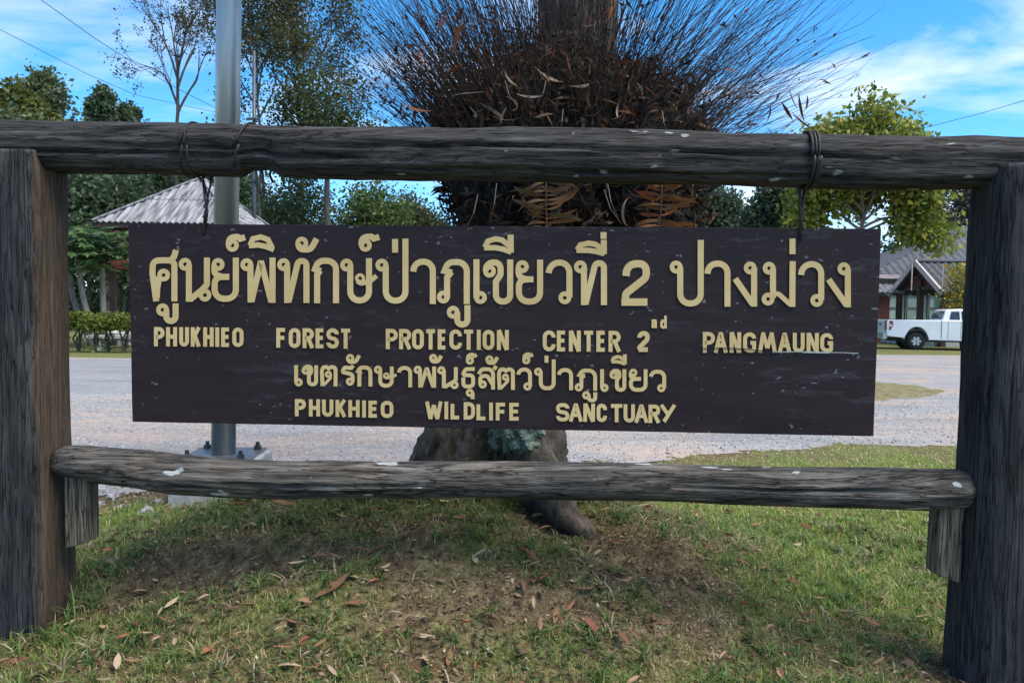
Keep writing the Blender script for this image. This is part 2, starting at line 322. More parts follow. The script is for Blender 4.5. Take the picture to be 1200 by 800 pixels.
# ------------------------------------------------------------------ terrain
def terr(x, y):
    x = np.asarray(x, float); y = np.asarray(y, float)
    t = np.clip((y - 3.2) / 3.3, 0, 1); t = t * t * (3 - 2 * t)
    z = (1 - t) * (-0.11 - 0.035 * np.clip(x, -4, 4))
    rho = np.sqrt(((x + .5) / np.where(x < -.5, 1.72, 2.0)) ** 2 + ((y - 4.55) / np.where(y < 4.55, 1.32, 1.1)) ** 2)
    z = z + 0.50 * np.exp(-1.2 * np.minimum(rho, 4) ** 3)
    z = z - 0.13 * np.exp(-((x - .28) / .30) ** 2 - ((y - 4.30) / .24) ** 2) - 0.10 * np.exp(-((x + 2.5) / .6) ** 2 - ((y - 3.4) / .45) ** 2)
    z = z + 0.05 * np.exp(-((x - 0.95) / 0.28) ** 2 - ((y - 4.15) / 0.2) ** 2) + 0.05 * np.exp(-((x + 1.6) / 0.5) ** 2 - ((y - 3.98) / 0.14) ** 2) - 0.09 * np.exp(-((x + 1.66) / 0.40) ** 2 - ((y - 3.74) / 0.11) ** 2)
    z = z - 0.09 * np.exp(-((x - .72) / .20) ** 2 - ((y - 3.98) / .10) ** 2) - 0.05 * np.exp(-((x + 1.25) / .30) ** 2 - ((y - 3.72) / .09) ** 2) + .04 * np.exp(-((x + .35) / .35) ** 2 - ((y - 3.85) / .16) ** 2)
    near = np.exp(-np.clip(y - 6, 0, 99) / 3.0)
    z = z + near * (0.012 * np.sin(5.1 * x + 2.2 * y) * np.sin(3.7 * y - 1.3 * x) + 0.008 * np.sin(11 * x + 1.1) * np.sin(9.3 * y + 4 * x) + 0.008 * np.sin(17 * x - 7 * y + 2 * np.sin(5 * y)) * np.sin(19 * y + 3 * x + 2 * np.sin(7 * x)) + .006 * np.sin(41 * x + 9 * y + 2 * np.sin(11 * y)) * np.sin(37 * y - 5 * x + 2 * np.sin(13 * x)))
    return z
xs = np.concatenate([np.linspace(-900, -30, 24), np.linspace(-28, -4.2, 40), np.arange(-4, 5, 0.03), np.linspace(5.2, 30, 40), np.linspace(33, 900, 24)])
ys = np.concatenate([np.linspace(-60, 1.5, 16), np.arange(1.7, 8, 0.03), np.linspace(8.2, 50, 70), np.linspace(55, 1400, 24)])
def grid_mesh(name, xs, ys, zf, mat, parent=None):
    X, Y = np.meshgrid(xs, ys); Z = zf(X, Y); nx, ny = len(xs), len(ys)
    V = np.stack([X, Y, Z], -1).reshape(-1, 3)
    i = np.arange(nx * ny).reshape(ny, nx); Q = np.stack([i[:-1, :-1], i[:-1, 1:], i[1:, 1:], i[1:, :-1]], -1).reshape(-1, 4)
    me = bpy.data.meshes.new(name); me.vertices.add(len(V)); me.vertices.foreach_set('co', V.ravel().astype(np.float32))
    me.loops.add(Q.size); me.loops.foreach_set('vertex_index', Q.ravel().astype(np.int32)); me.polygons.add(len(Q)); me.polygons.foreach_set('loop_start', np.arange(0, Q.size, 4, dtype=np.int32))
    me.polygons.foreach_set('use_smooth', np.ones(len(Q), bool)); me.update(calc_edges=True)
    return link(name, me, mat, parent)
def vnoise(x, y, f, s):
    return np.sin(f * x + s + 1.7 * np.sin(f * .6 * y + s * 2)) * np.sin(f * 1.13 * y - s + 1.3 * np.sin(f * .7 * x + s))
def gp(px, py): p = ground(px, py); return (p[0], p[1])
near_edge = [gp(*q) for q in ((-60, 592), (90, 586), (170, 576), (235, 564), (330, 555), (480, 551), (600, 550), (680, 548), (740, 544), (790, 538), (840, 532), (920, 526), (1000, 521), (1110, 521), (1300, 524))]
NEX = np.array([p[0] for p in near_edge]); NEY = np.array([p[1] for p in near_edge])
def lawn_f(x, y):
    """1 on the flat lawn round the mound"""
    rho = np.sqrt(((x + .5) / np.where(x < -.5, 1.72, 2.0)) ** 2 + ((y - 4.55) / np.where(y < 4.55, 1.32, 1.1)) ** 2)
    return np.clip((rho - .95) / .18, 0, 1) * np.clip((y - 3.6) / .5, 0, 1)
def green_f(x, y):
    """0 = bare dry earth, 1 = lush"""
    v = .56 + .16 * vnoise(x, y, 2.3, .4) + .20 * vnoise(x, y, 5.1, 2.2) + .22 * vnoise(x, y, 13.0, 4.0)
    v = v + .35 * np.clip((x - 1.0) / 1.0, 0, 1) * (y > 4.0) + .25 * np.exp(-((x + 2.0) / .9) ** 2 - ((y - 4.9) / .5) ** 2) + .15 * np.exp(-((y - 4.6) / .3) ** 2) * (x < .3)
    v = v - .75 * np.exp(-((x + 1.6) / .50) ** 2 - ((y - 3.80) / .16) ** 2) - .7 * np.exp(-((x - .78) / .30) ** 2 - ((y - 3.98) / .15) ** 2) - .5 * np.exp(-((x - .1) / .6) ** 2 - ((y - 3.55) / .18) ** 2)
    v = v + .34 * lawn_f(x, y) - .07
    e = np.interp(x, NEX, NEY) - y + .35 * vnoise(x, y, 2.9, 1.0)
    v = v - .75 * np.clip(1.15 - e / 1.3, 0, 1) * (y < 14)
    v = np.where(y > 14, .80 + .15 * vnoise(x, y, .7, 1.) + .15 * vnoise(x, y, 2.1, 3.), v)
    return np.clip(v, 0, 1)
g = grid_mesh('ground', xs, ys, terr, M['ground'])
_X, _Y = np.meshgrid(xs, ys); _g = green_f(_X, _Y).ravel()
_ca = g.data.color_attributes.new('Col', 'FLOAT_COLOR', 'POINT'); _c = np.ones((len(_g), 4), np.float32); _c[:, :3] = _g[:, None]; _ca.data.foreach_set('color', _c.ravel())
tag(g, 'grassy earth ground with a low mound round the tree', 'ground', kind='structure')

def in_poly(x, y, poly):
    poly = np.array(poly); c = np.zeros(len(x), bool); j = len(poly) - 1
    for i in range(len(poly)):
        xi, yi = poly[i]; xj, yj = poly[j]
        k = ((yi > y) != (yj > y)) & (x < (xj - xi) * (y - yi) / (yj - yi + 1e-12) + xi); c ^= k; j = i
    return c
def jag(poly, step=0.25, amp=0.12):
    out = []
    for a, b in zip(poly, poly[1:] + poly[:1]):
        a = np.array(a, float); b = np.array(b, float); n = max(1, int(np.linalg.norm(b - a) / step)); n = min(n, 90)
        d = np.array([-(b - a)[1], (b - a)[0]]); d /= np.linalg.norm(d) + 1e-9
        for k in range(n):
            p = a + (b - a) * k / n; s = amp * (mnoise.noise(Vector((p[0] * 0.9, p[1] * 0.9, 3))) + 0.6 * mnoise.noise(Vector((p[0] * 3.3, p[1] * 3.3, 9))))
            out.append(p + d * s * min(1, 0.4 + k))
    return out
def sheet(name, poly, z, mat, label):
    """flat area cut to an outline, following the ground"""
    from mathutils.geometry import delaunay_2d_cdt
    xs_ = [p[0] for p in poly]; ys_ = [p[1] for p in poly]
    pts = [Vector((float(p[0]), float(p[1]))) for p in poly]; nb = len(pts)
    gx_ = np.arange(min(xs_), max(xs_), .45); gy_ = np.arange(min(ys_), max(ys_), .45); GX, GY = [q.ravel() for q in np.meshgrid(gx_, gy_)]
    pa = np.array(poly, float); keep = in_poly(GX, GY, pa) & (GY < 15.5) & (np.abs(GX) < 12); GX, GY = GX[keep], GY[keep]
    dmin = np.min((GX[:, None] - pa[None, :, 0]) ** 2 + (GY[:, None] - pa[None, :, 1]) ** 2, axis=1) if len(GX) else GX
    for x_, y_ in zip(GX[dmin > .09], GY[dmin > .09]): pts.append(Vector((float(x_), float(y_))))
    edges = [(i, (i + 1) % nb) for i in range(nb)]
    v, e, f, ov, *_ = delaunay_2d_cdt(pts, edges, [], 1, 1e-5)
    me = bpy.data.meshes.new(name); me.from_pydata([(p.x, p.y, (max(z - .014, float(terr(p.x, p.y)) - .004) if any(q < nb for q in ov[i]) else z)) for i, p in enumerate(v)], [], f)
    bm = bmesh.new(); bm.from_mesh(me); bmesh.ops.recalc_face_normals(bm, faces=bm.faces)
    for q in bm.faces:
        if q.normal.z < 0: q.normal_flip()
    bm.to_mesh(me); bm.free()
    o = link(name, me, mat); tag(o, label, name.replace('_', ' '), kind='structure'); return o
far_edge = [(40, 26), (26, 27.5), (17, 28.5), (11, 28), (3, 26), (-3, 22.5), (-9, 21), (-14, 21), (-30, 21.5)]
gravel_poly = jag(near_edge + far_edge, 0.2, 0.22)
sheet('gravel_yard', gravel_poly, 0.016, M['gravel'], 'pale gravel yard with pinkish sandy patches')
road_poly = jag([(-30, 12.3), (-7, 12.2), (-2, 12.6), (3, 13.4), (4.5, 15), (2, 19), (-3, 20.6), (-9, 20.2), (-30, 20.6)], 0.3, 0.18)
sheet('road', road_poly, 0.022, M['road'], 'smooth grey road surface crossing the yard')
isl = jag([(5.3 + 3.9 * math.cos(a), 16.2 + 3.4 * math.sin(a)) for a in np.linspace(0, 2 * math.pi, 40)[:-1]], 0.2, 0.25)
sheet('grass_island', isl, 0.024, M['island'], 'rounded brownish grass island in the gravel')

# ------------------------------------------------------------------ timber sign frame
def pn(x, y, z): return mnoise.noise(Vector((x, y, z)))
def hewn(name, stations, mat, parent, axis, nseg, nang, depth_k=1.0, power=2.0, seed=0.0, rough=0.05, cracks=(), cap_round=0.0, tw=0.0):
    """log through stations [(t, centre, half1, half2)]; half1 in the frame plane, half2 along the frame normal"""
    T = np.array([s[0] for s in stations]); C = np.array([s[1] for s in stations]); H1 = np.array([s[2] for s in stations]); H2 = np.array([s[3] for s in stations])
    ts = np.linspace(T[0], T[-1], nseg); vs = []; L = np.linalg.norm(C[-1] - C[0])
    for k, t in enumerate(ts):
        c = np.array([np.interp(t, T, C[:, i]) for i in range(3)]); h1 = np.interp(t, T, H1); h2 = np.interp(t, T, H2)
        u = (t - T[0]) / (T[-1] - T[0]); s = u * L
        e = 1.0
        if cap_round:
            q = min(s, L - s) / cap_round
            if q < 1: e = 0.55 + 0.45 * math.sqrt(max(0, 1 - (1 - q) ** 2))
        for j in range(nang):
            a = 2 * math.pi * j / nang; ca, sa = math.cos(a), math.sin(a)
            rr = (abs(ca) ** power + abs(sa) ** power) ** (-1 / power)
            f = rough * pn(ca * 1.5 + seed, sa * 1.5, s * 0.7) * 1.6 + rough * 0.9 * pn(ca * 4 + seed, sa * 4, s * 1.8) + rough * 0.55 * pn(ca * 11, sa * 11 + seed, s * 2.6) + rough * 0.3 * pn(ca * 22, sa * 22 + seed, s * 7)
            for (a0, s0, s1, wd, dp, sd) in cracks:
                if s0 < s < s1:
                    am = a0 + 0.16 * pn(s * 0.9, sd, 0) + 0.05 * pn(s * 5, sd, 3)
                    da = (a - am + math.pi) % (2 * math.pi) - math.pi
                    env = min(1, (s - s0) / 0.25, (s1 - s) / 0.25)
                    f -= dp * env * math.exp(-(da / wd) ** 2)
            rr *= (1 + f) * e
            vs.append(c + axis * (rr * sa * h1) + FN * (rr * ca * h2))
    fs = [(i * nang + j, i * nang + (j + 1) % nang, (i + 1) * nang + (j + 1) % nang, (i + 1) * nang + j) for i in range(nseg - 1) for j in range(nang)]
    n0 = len(vs); vs.append(np.mean(vs[:nang], 0)); vs.append(np.mean(vs[(nseg - 1) * nang:nseg * nang], 0))
    fs += [(n0, (j + 1) % nang, j) for j in range(nang)] + [(n0 + 1, (nseg - 1) * nang + j, (nseg - 1) * nang + (j + 1) % nang) for j in range(nang)]
    mb = MB(); mb.add(vs, fs); return mb.build(name, mat, parent, True)
ZA = np.array([0, 0, 1.0])
fr_root = empty('sign_frame', (float(PL[0]), float(PL[1]), 0)); tag(fr_root, 'dark weathered timber frame of two squared posts, top beam and lower rail holding the signboard', 'sign frame')
def px_log(rows, dk):
    st = []
    for x, yt, yb in rows:
        a = frame(x, yt); b = frame(x, yb); st.append((x, (a + b) / 2, (a[2] - b[2]) / 2 * 1.0, (a[2] - b[2]) / 2 * dk))
    return st
PI = math.pi
beam_rows = [(-95, 140, 199), (0, 143, 201), (60, 145, 202), (160, 146, 203), (250, 148, 205), (281, 149, 206), (292, 149, 199), (318, 150, 198), (335, 151, 207), (420, 152, 208), (520, 152, 209), (600, 152, 212), (660, 154, 213), (760, 155, 213), (860, 160, 216), (945, 159, 218), (1010, 161, 221), (1080, 162, 222), (1133, 161, 219), (1200, 163, 219), (1275, 164, 218)]
beam = hewn('top_beam', px_log(beam_rows, 0.95), M['beam'], fr_root, ZA, 420, 72, power=3.4, seed=2.0, rough=0.08,
     cracks=((0.10, 1.9, 4.4, 0.05, 0.22, 1.0), (0.02, 3.3, 5.6, 0.045, 0.16, 2.2), (0.55, 0.2, 1.9, 0.06, 0.10, 3.1), (-0.35, 0.3, 2.2, 0.06, 0.12, 4.35), (-0.75, 2.3, 4.6, 0.07, 0.14, 6.0), (0.3, 0.4, 1.3, 0.05, 0.12, 8.0), (-0.1, 0.9, 1.9, 0.05, 0.10, 9.0)))
rail_rows = [(66, 521, 557), (100, 521, 562), (160, 526, 570), (200, 531, 577), (260, 538, 581), (330, 541, 583), (450, 541, 581), (560, 540, 582), (640, 541, 584), (760, 543, 586), (900, 548, 591), (1040, 548, 594), (1100, 549, 596), (1137, 551, 594)]
hewn('bottom_rail', px_log(rail_rows, 1.0), M['rail'], fr_root, ZA, 380, 64, power=2.15, seed=11.0, rough=0.075, cap_round=0.06,
     cracks=((0.30, 0.0, 1.2, 0.05, 0.14, 1.0), (0.0, 2.7, 4.4, 0.05, 0.20, 2.0), (0.35, 2.9, 3.9, 0.05, 0.12, 3.0), (-0.45, 0.3, 2.6, 0.05, 0.12, 4.0), (-0.2, 0.6, 1.9, 0.04, 0.12, 5.0), (0.6, 1.2, 3.1, 0.05, 0.10, 6.0), (0.12, 3.6, 4.4, 0.04, 0.18, 7.5)))
def post(name, cx_px, ytop, z_bot, hw, hd, off, mat, power, seed, lean, cracks):
    top = frame(cx_px, ytop, off); bot = top.copy(); bot[2] = z_bot; bot = bot + FD * lean
    st = []
    for u in (0, 0.04, 0.25, 0.5, 0.75, 0.97, 1.0):
        e = 1.0 if 0.0 < u < 1 else 0.96
        st.append((u, bot + (top - bot) * u, hw * e * (1.06 - 0.06 * u), hd * e * (1.03 - 0.03 * u)))
    return hewn(name, st, mat, fr_root, FD, 150, 72, power=power, seed=seed, rough=0.045, cracks=cracks)
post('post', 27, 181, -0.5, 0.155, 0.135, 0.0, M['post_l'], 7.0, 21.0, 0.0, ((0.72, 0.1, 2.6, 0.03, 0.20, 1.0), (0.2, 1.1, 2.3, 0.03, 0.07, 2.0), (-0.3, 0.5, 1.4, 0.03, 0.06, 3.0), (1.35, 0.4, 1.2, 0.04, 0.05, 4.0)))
post('post', 1203, 198, -0.6, 0.20, 0.165, 0.0, M['post_r'], 3.2, 31.0, -0.03, ((0.5, 0.4, 1.5, 0.03, 0.08, 1.0), (-0.3, 1.4, 2.7, 0.03, 0.08, 2.0), (-0.9, 0.2, 2.2, 0.03, 0.06, 3.0)))
def block(pts, off, dep):
    mb = MB(); mb.prism([frame(x, y, off) for x, y in pts], -FN * dep); o = mb.build('support_block', M['block'], fr_root)
    bv = o.modifiers.new('bevel', 'BEVEL'); bv.width = 0.006; bv.segments = 2; return o
block([(75, 556), (100, 559), (101, 636), (76, 643)], 0.05, 0.11)
block([(1103, 592), (1130, 592), (1126, 684), (1098, 674)], 0.05, 0.11)

# ------------------------------------------------------------------ signboard
BT = 0.014
bd_root = empty('signboard', frame(590, 500)); tag(bd_root, 'dark plum painted signboard with raised tan Thai and English lettering', 'signboard')
corners = [(150, 262), (1033, 268), (1024, 511), (155, 494)]
pb = []
for k in range(4):
    a, b = np.array(corners[k], float), np.array(corners[(k + 1) % 4], float); n = 26 if k % 2 == 0 else 8
    for i in range(n):
        p = a + (b - a) * i / n; q = 0.35 if i else 0
        pb.append(frame(p[0] + q * pn(p[0] * .1, p[1] * .1, 1), p[1] + 1.1 * q * pn(p[0] * .06, p[1] * .06, 5), BT))
mb = MB(); mb.prism(pb, -FN * BT * 2); bo = mb.build('panel', M['board'], bd_root)
bv = bo.modifiers.new('bevel', 'BEVEL'); bv.width = 0.003; bv.segments = 2; bv.limit_method = 'ANGLE'

LT = 0.006
def densify(path):
    """polyline with optional fillet radius as third number"""
    P = [np.array(p[:2], float) for p in path]; r = [p[2] if len(p) > 2 else 0 for p in path]; out = [P[0]]
    for i in range(1, len(P) - 1):
        if r[i] <= 0: out.append(P[i]); continue
        a = P[i - 1] - P[i]; b = P[i + 1] - P[i]; la, lb = np.linalg.norm(a), np.linalg.norm(b)
        ma = la * (0.5 if 0 < i - 1 and r[i - 1] > 0 else 1.0); mb_ = lb * (0.5 if i + 1 < len(P) - 1 and r[i + 1] > 0 else 1.0)
        ang = math.acos(max(-1, min(1, np.dot(a, b) / (la * lb)))); tl = min(r[i] / math.tan(ang / 2), ma * 0.999, mb_ * 0.999)
        s, e = P[i] + a / la * tl, P[i] + b / lb * tl
        rr = tl * math.tan(ang / 2); c = P[i] + (a / la + b / lb) / np.linalg.norm(a / la + b / lb) * (rr / math.sin(ang / 2))
        a0 = math.atan2(*(s - c)[::-1]); a1 = math.atan2(*(e - c)[::-1]); d = (a1 - a0 + PI) % (2 * PI) - PI; n = max(3, int(abs(d) / 0.22))
        for k in range(n + 1): out.append(c + rr * np.array([math.cos(a0 + d * k / n), math.sin(a0 + d * k / n)]))
    out.append(P[-1]); q = [out[0]]
    for p in out[1:]:
        if np.linalg.norm(p - q[-1]) > 1e-3: q.append(p)
    return q
def ribbon(pts, wd):
    n = len(pts); Lf, Rt = [], []
    for i in range(n):
        d1 = pts[i] - pts[i - 1] if i else pts[1] - pts[0]; d2 = pts[i + 1] - pts[i] if i < n - 1 else pts[i] - pts[i - 1]
        d1 = d1 / np.linalg.norm(d1); d2 = d2 / np.linalg.norm(d2); t = d1 + d2
        t = t / np.linalg.norm(t) if np.linalg.norm(t) > 1e-6 else d1
        nn = np.array([-t[1], t[0]]); m = 1 / max(0.45, abs(np.dot(nn, np.array([-d1[1], d1[0]]))))
        Lf.append(pts[i] + nn * wd / 2 * m); Rt.append(pts[i] - nn * wd / 2 * m)
    return Lf, Rt
class Glyph:
    def __init__(s): s.mb = MB(); s.k = 0
    def _solid(s, A, B, closed):
        """strip between two pixel polylines, raised from the board"""
        h = LT + 0.0003 * s.k; s.k += 1; n = len(A); vs = []
        for off in (BT - 0.001, BT + h):
            for p in A: vs.append(frame(p[0], p[1], off))
            for p in B: vs.append(frame(p[0], p[1], off))
        fs = []; m = n if closed else n - 1
        for i in range(m):
            j = (i + 1) % n
            fs += [(2 * n + i, 2 * n + j, 3 * n + j, 3 * n + i), (i, j, 2 * n + j, 2 * n + i), (n + j, n + i, 3 * n + i, 3 * n + j)]
        if not closed: fs += [(0, 2 * n, 3 * n, n), (n - 1, 2 * n - 1, 4 * n - 1, 3 * n - 1)]
        s.mb.add(vs, fs)
    def stroke(s, path, wd): A, B = ribbon(densify(path), wd); s._solid(A, B, False)
    def ring(s, c, ro, ri, ry=1.0):
        an = np.linspace(0, 2 * PI, 25)[:-1]; c = np.array(c, float)
        s._solid([c + ro * np.array([math.cos(t), ry * math.sin(t)]) for t in an], [c + ri * np.array([math.cos(t), ry * math.sin(t)]) for t in an], True)
    def done(s): return s.mb.build('letter', M['letter'], bd_root)
# glyphs: (box x0,y0,x1,y1, list) in arbitrary units, y down, stroke 48; 'o' = round head, 's' = stroke
G = {
 'so_sala': ((34, 247, 254, 585), [('s', (88, 585), (59, 370), (62, 270, 90), (150, 268, 40), (228, 270, 80), (228, 585)), ('o', 145, 382), ('s', (112, 395), (96, 480), (92, 560)), ('s', (240, 188), (226, 240, 20), (196, 272))]),
 'uu': ((88, 602, 262, 762), [('o', 138, 654), ('s', (166, 654), (166, 738, 34), (237, 738, 34), (237, 605))]),
 'no': ((262, 247, 518, 588), [('o', 314, 299), ('s', (343, 300), (343, 588)), ('s', (352, 572), (450, 492), (482, 455, 16), (482, 247)), ('o', 467, 537)]),
 'yo': ((518, 247, 733, 590), [('o', 572, 300), ('s', (543, 305), (543, 375, 40), (600, 396), (657, 396)), ('s', (620, 396), (545, 400, 50), (545, 565, 70), (708, 565, 70), (708, 247))]),
 'than': ((630, 68, 788, 202), [('o', 683, 150), ('s', (655, 150), (658, 92, 40), (725, 84, 24), (742, 100), (780, 88))]),
 'i': ((68, 65, 286, 195), [('a', (88, 150), (110, 100), (170, 86), (225, 105), (258, 165)), ('a', (80, 152), (150, 146), (210, 158), (272, 182))]),
 'pho': ((10, 247, 286, 597), [('o', 62, 302), ('s', (90, 300), (92, 594)), ('s', (98, 588), (168, 292), (176, 292), (252, 590)), ('s', (261, 597), (261, 247))]),
 'tho': ((296, 247, 552, 598), [('o', 350, 302), ('s', (377, 302), (377, 598)), ('s', (388, 590), (462, 274, 34), (526, 274, 40), (526, 598))]),
 'mai_han': ((440, 80, 622, 202), [('o', 492, 133), ('s', (464, 140), (478, 180, 34), (560, 182, 50), (606, 100))]),
 'ko': ((575, 247, 783, 600), [('s', (640, 352), (596, 336), (622, 272, 60), (757, 272, 84), (757, 600)), ('s', (612, 600), (612, 378), (636, 346))]),
 'so_rusi': ((57, 252, 352, 603), [('o', 109, 305), ('s', (137, 305), (137, 578, 70), (282, 578, 70), (282, 252)), ('p', 213, 408), ('t', (190, 428), (222, 446, 20), (290, 432, 30), (340, 388))]),
 'po': ((330, 252, 590, 606), [('o', 384, 305), ('s', (414, 305), (414, 580, 72), (566, 580, 72), (566, 100))]),
 'mai_ek': ((460, 100, 513, 207), [('s', (486, 100), (486, 207))]),
 'aa': ((605, 255, 805, 606), [('s', (630, 356), (640, 280, 70), (780, 278, 75), (780, 606))]),
 'phoo': ((78, 257, 338, 606), [('s', (198, 364), (140, 350), (168, 282, 60), (312, 282, 84), (312, 606)), ('s', (160, 560), (160, 400), (194, 358)), ('o', 131, 552)]),
 'e': ((366, 260, 473, 610), [('s', (390, 260), (390, 560)), ('o', 420, 556)]),
 'kho': ((440, 260, 677, 612), [('o', 492, 352), ('s', (464, 352), (464, 285, 60), (577, 285, 56), (577, 380, 40), (541, 432, 30), (541, 587, 52), (651, 587, 52), (651, 262))]),
 'ii': ((435, 68, 680, 220), [('a', (455, 165), (480, 118), (540, 100), (590, 110), (640, 150)), ('a', (450, 168), (540, 168), (600, 180), (660, 202)), ('s', (655, 68), (655, 205))]),
 'wo': ((262, 262, 474, 612), [('s', (288, 367), (300, 286, 80), (447, 286, 78), (447, 556)), ('o', 412, 558)]),
 'two': ((250, 265, 482, 620), [('s', (288, 388), (296, 290, 78), (452, 290, 78), (452, 400, 60), (284, 530, 40), (284, 598)), ('s', (250, 596), (462, 596))]),
 'ngo': ((525, 272, 715, 628), [('o', 660, 328), ('s', (690, 328), (690, 626)), ('s', (545, 410), (680, 608))]),
 'mo': ((15, 275, 286, 630), [('o', 76, 330), ('o', 68, 568), ('s', (106, 330), (106, 560)), ('t', (85, 522), (150, 528, 40), (240, 610)), ('s', (258, 275), (255, 628))]),
 'to': ((400, 228, 605, 472), [('s', (432, 470), (424, 300), (438, 252, 30), (478, 252), (502, 268), (528, 252), (580, 252, 34), (580, 472)), ('q', 497, 335), ('t', (522, 345), (520, 380, 20), (442, 460))]),
 'ro': ((640, 232, 805, 470), [('s', (784, 234), (765, 264, 12), (690, 256, 20), (664, 308, 14), (780, 336, 40), (780, 424)), ('o', 750, 418)]),
 'tho_thong': ((948, 252, 1118, 500), [('s', (1110, 274), (1010, 276, 30), (970, 344, 18), (1092, 346, 40), (1092, 474, 40), (982, 474, 36), (982, 370))]),
 'u': ((1005, 505, 1112, 620), [('o', 1056, 552), ('s', (1086, 552), (1086, 620))]),
 'so_sua': ((48, 238, 268, 508), [('s', (62, 332), (100, 276, 40), (226, 278, 60), (226, 508)), ('s', (262, 240), (236, 280)), ('s', (80, 450), (80, 356, 45), (160, 352, 40), (222, 452)), ('o', 108, 450)]),
}
SMALL = {'to', 'ro', 'tho_thong', 'u', 'so_sua'}
def thai(name, x0, y0, x1, y1, wd):
    """glyph fitted to an outer box in photograph pixels"""
    (a0, b0, a1, b1), items = G[name]; w0 = 50.0; g = Glyph()
    sx = (x1 - x0 - wd) / max(a1 - a0 - w0, 1e-3); sy = (y1 - y0 - (0 if name == 'mai_ek' else wd)) / max(b1 - b0 - (0 if name == 'mai_ek' else w0), 1e-3)
    oy, o0 = (0, 0) if name == 'mai_ek' else (wd / 2, w0 / 2)
    fx = lambda x: x0 + wd / 2 + (x - a0 - w0 / 2) * sx if abs(a1 - a0 - w0) > 5 else (x0 + x1) / 2
    def fy(y):
        v = y0 + oy + (y - b0 - o0) * sy
        return min(max(v, y0 - 400), y1 + 400)
    sc = (abs(sx) + abs(sy)) / 2 if name != 'mai_ek' else abs(sy)
    for it in items:
        if it[0] in 'opq':
            k = {'o': 1.06, 'p': 0.84, 'q': 0.92}[it[0]]
            g.ring((fx(it[1]), fy(it[2])), k * wd, 0.31 * wd if it[0] != 'q' else 0.24 * wd)
        else:
            ww = wd * {'s': 1.0, 'a': 0.88, 't': 0.78}[it[0]]
            g.stroke([(fx(p[0]), fy(p[1])) + ((p[2] * sc,) if len(p) > 2 else ()) for p in it[1:]], ww)
    return g.done()
def crop(x0, y0, s): return lambda b: (x0 + b[0] / s, y0 + b[1] / s, x0 + b[2] / s, y0 + b[3] / s)
S1 = 800 / 120
lines = []
def put(cr, wd, *items):
    for name, *box in items:
        b = box[0] if box else G[name][0]; lines.append((name, *cr(b), wd))
B_ = 7.1
put(crop(170, 265, S1), B_, ('so_sala',), ('uu',), ('no',), ('yo',), ('than',))
put(crop(280, 265, S1), B_, ('i',), ('pho',), ('tho',), ('mai_han',), ('ko',))
put(crop(390, 265, S1), B_, ('so_rusi',), ('than', (200, 66, 368, 202)), ('po',), ('mai_ek',), ('aa',))
put(crop(500, 265, S1), B_, ('phoo',), ('uu', (155, 618, 342, 790)), ('e',), ('kho',), ('ii',))
put(crop(600, 265, S1), B_, ('yo', (28, 264, 243, 612)), ('wo',), ('tho', (480, 264, 743, 615)), ('ii', (490, 104, 741, 234)), ('mai_ek', (690, 46, 741, 100)))
put(crop(690, 265, S1), 8.6, ('two',))
put(crop(780, 265, S1), B_, ('po', (28, 267, 297, 628)), ('aa', (303, 270, 507, 626)), ('ngo',))
put(crop(890, 265, S1), B_, ('mo',), ('mai_ek', (229, 97, 287, 219)), ('wo', (300, 274, 508, 634)), ('ngo', (522, 278, 714, 634)))
T_ = 4.5
put(crop(335, 405, 10), T_, ('e', (98, 222, 200, 470)), ('kho', (188, 222, 378, 474)), ('to',), ('ro',), ('mai_han', (705, 95, 875, 208)), ('ko', (828, 232, 1014, 482)))
put(crop(445, 405, 10), T_, ('so_rusi', (-68, 238, 205, 490)), ('aa', (203, 238, 380, 492)), ('pho', (396, 238, 660, 496)), ('mai_han', (582, 98, 736, 204)), ('no', (672, 246, 925, 500)), ('tho_thong',), ('u',), ('than', (1010, 90, 1145, 225)))
put(crop(555, 405, 10), T_, ('so_sua',), ('mai_han', (140, 115, 295, 220)), ('to', (275, 255, 483, 512)), ('wo', (500, 256, 686, 520)), ('than', (572, 86, 704, 220)), ('po', (706, 262, 960, 520)), ('mai_ek', (828, 116, 880, 198)), ('aa', (978, 262, 1165, 524)))
put(crop(670, 405, 10), T_, ('phoo', (30, 268, 298, 530)), ('uu', (120, 538, 298, 660)), ('e', (334, 270, 432, 536)), ('kho', (446, 270, 640, 538)), ('ii', (452, 100, 645, 232)), ('yo', (668, 272, 888, 538)), ('wo', (904, 282, 1108, 538)))
for L in lines: thai(*L)
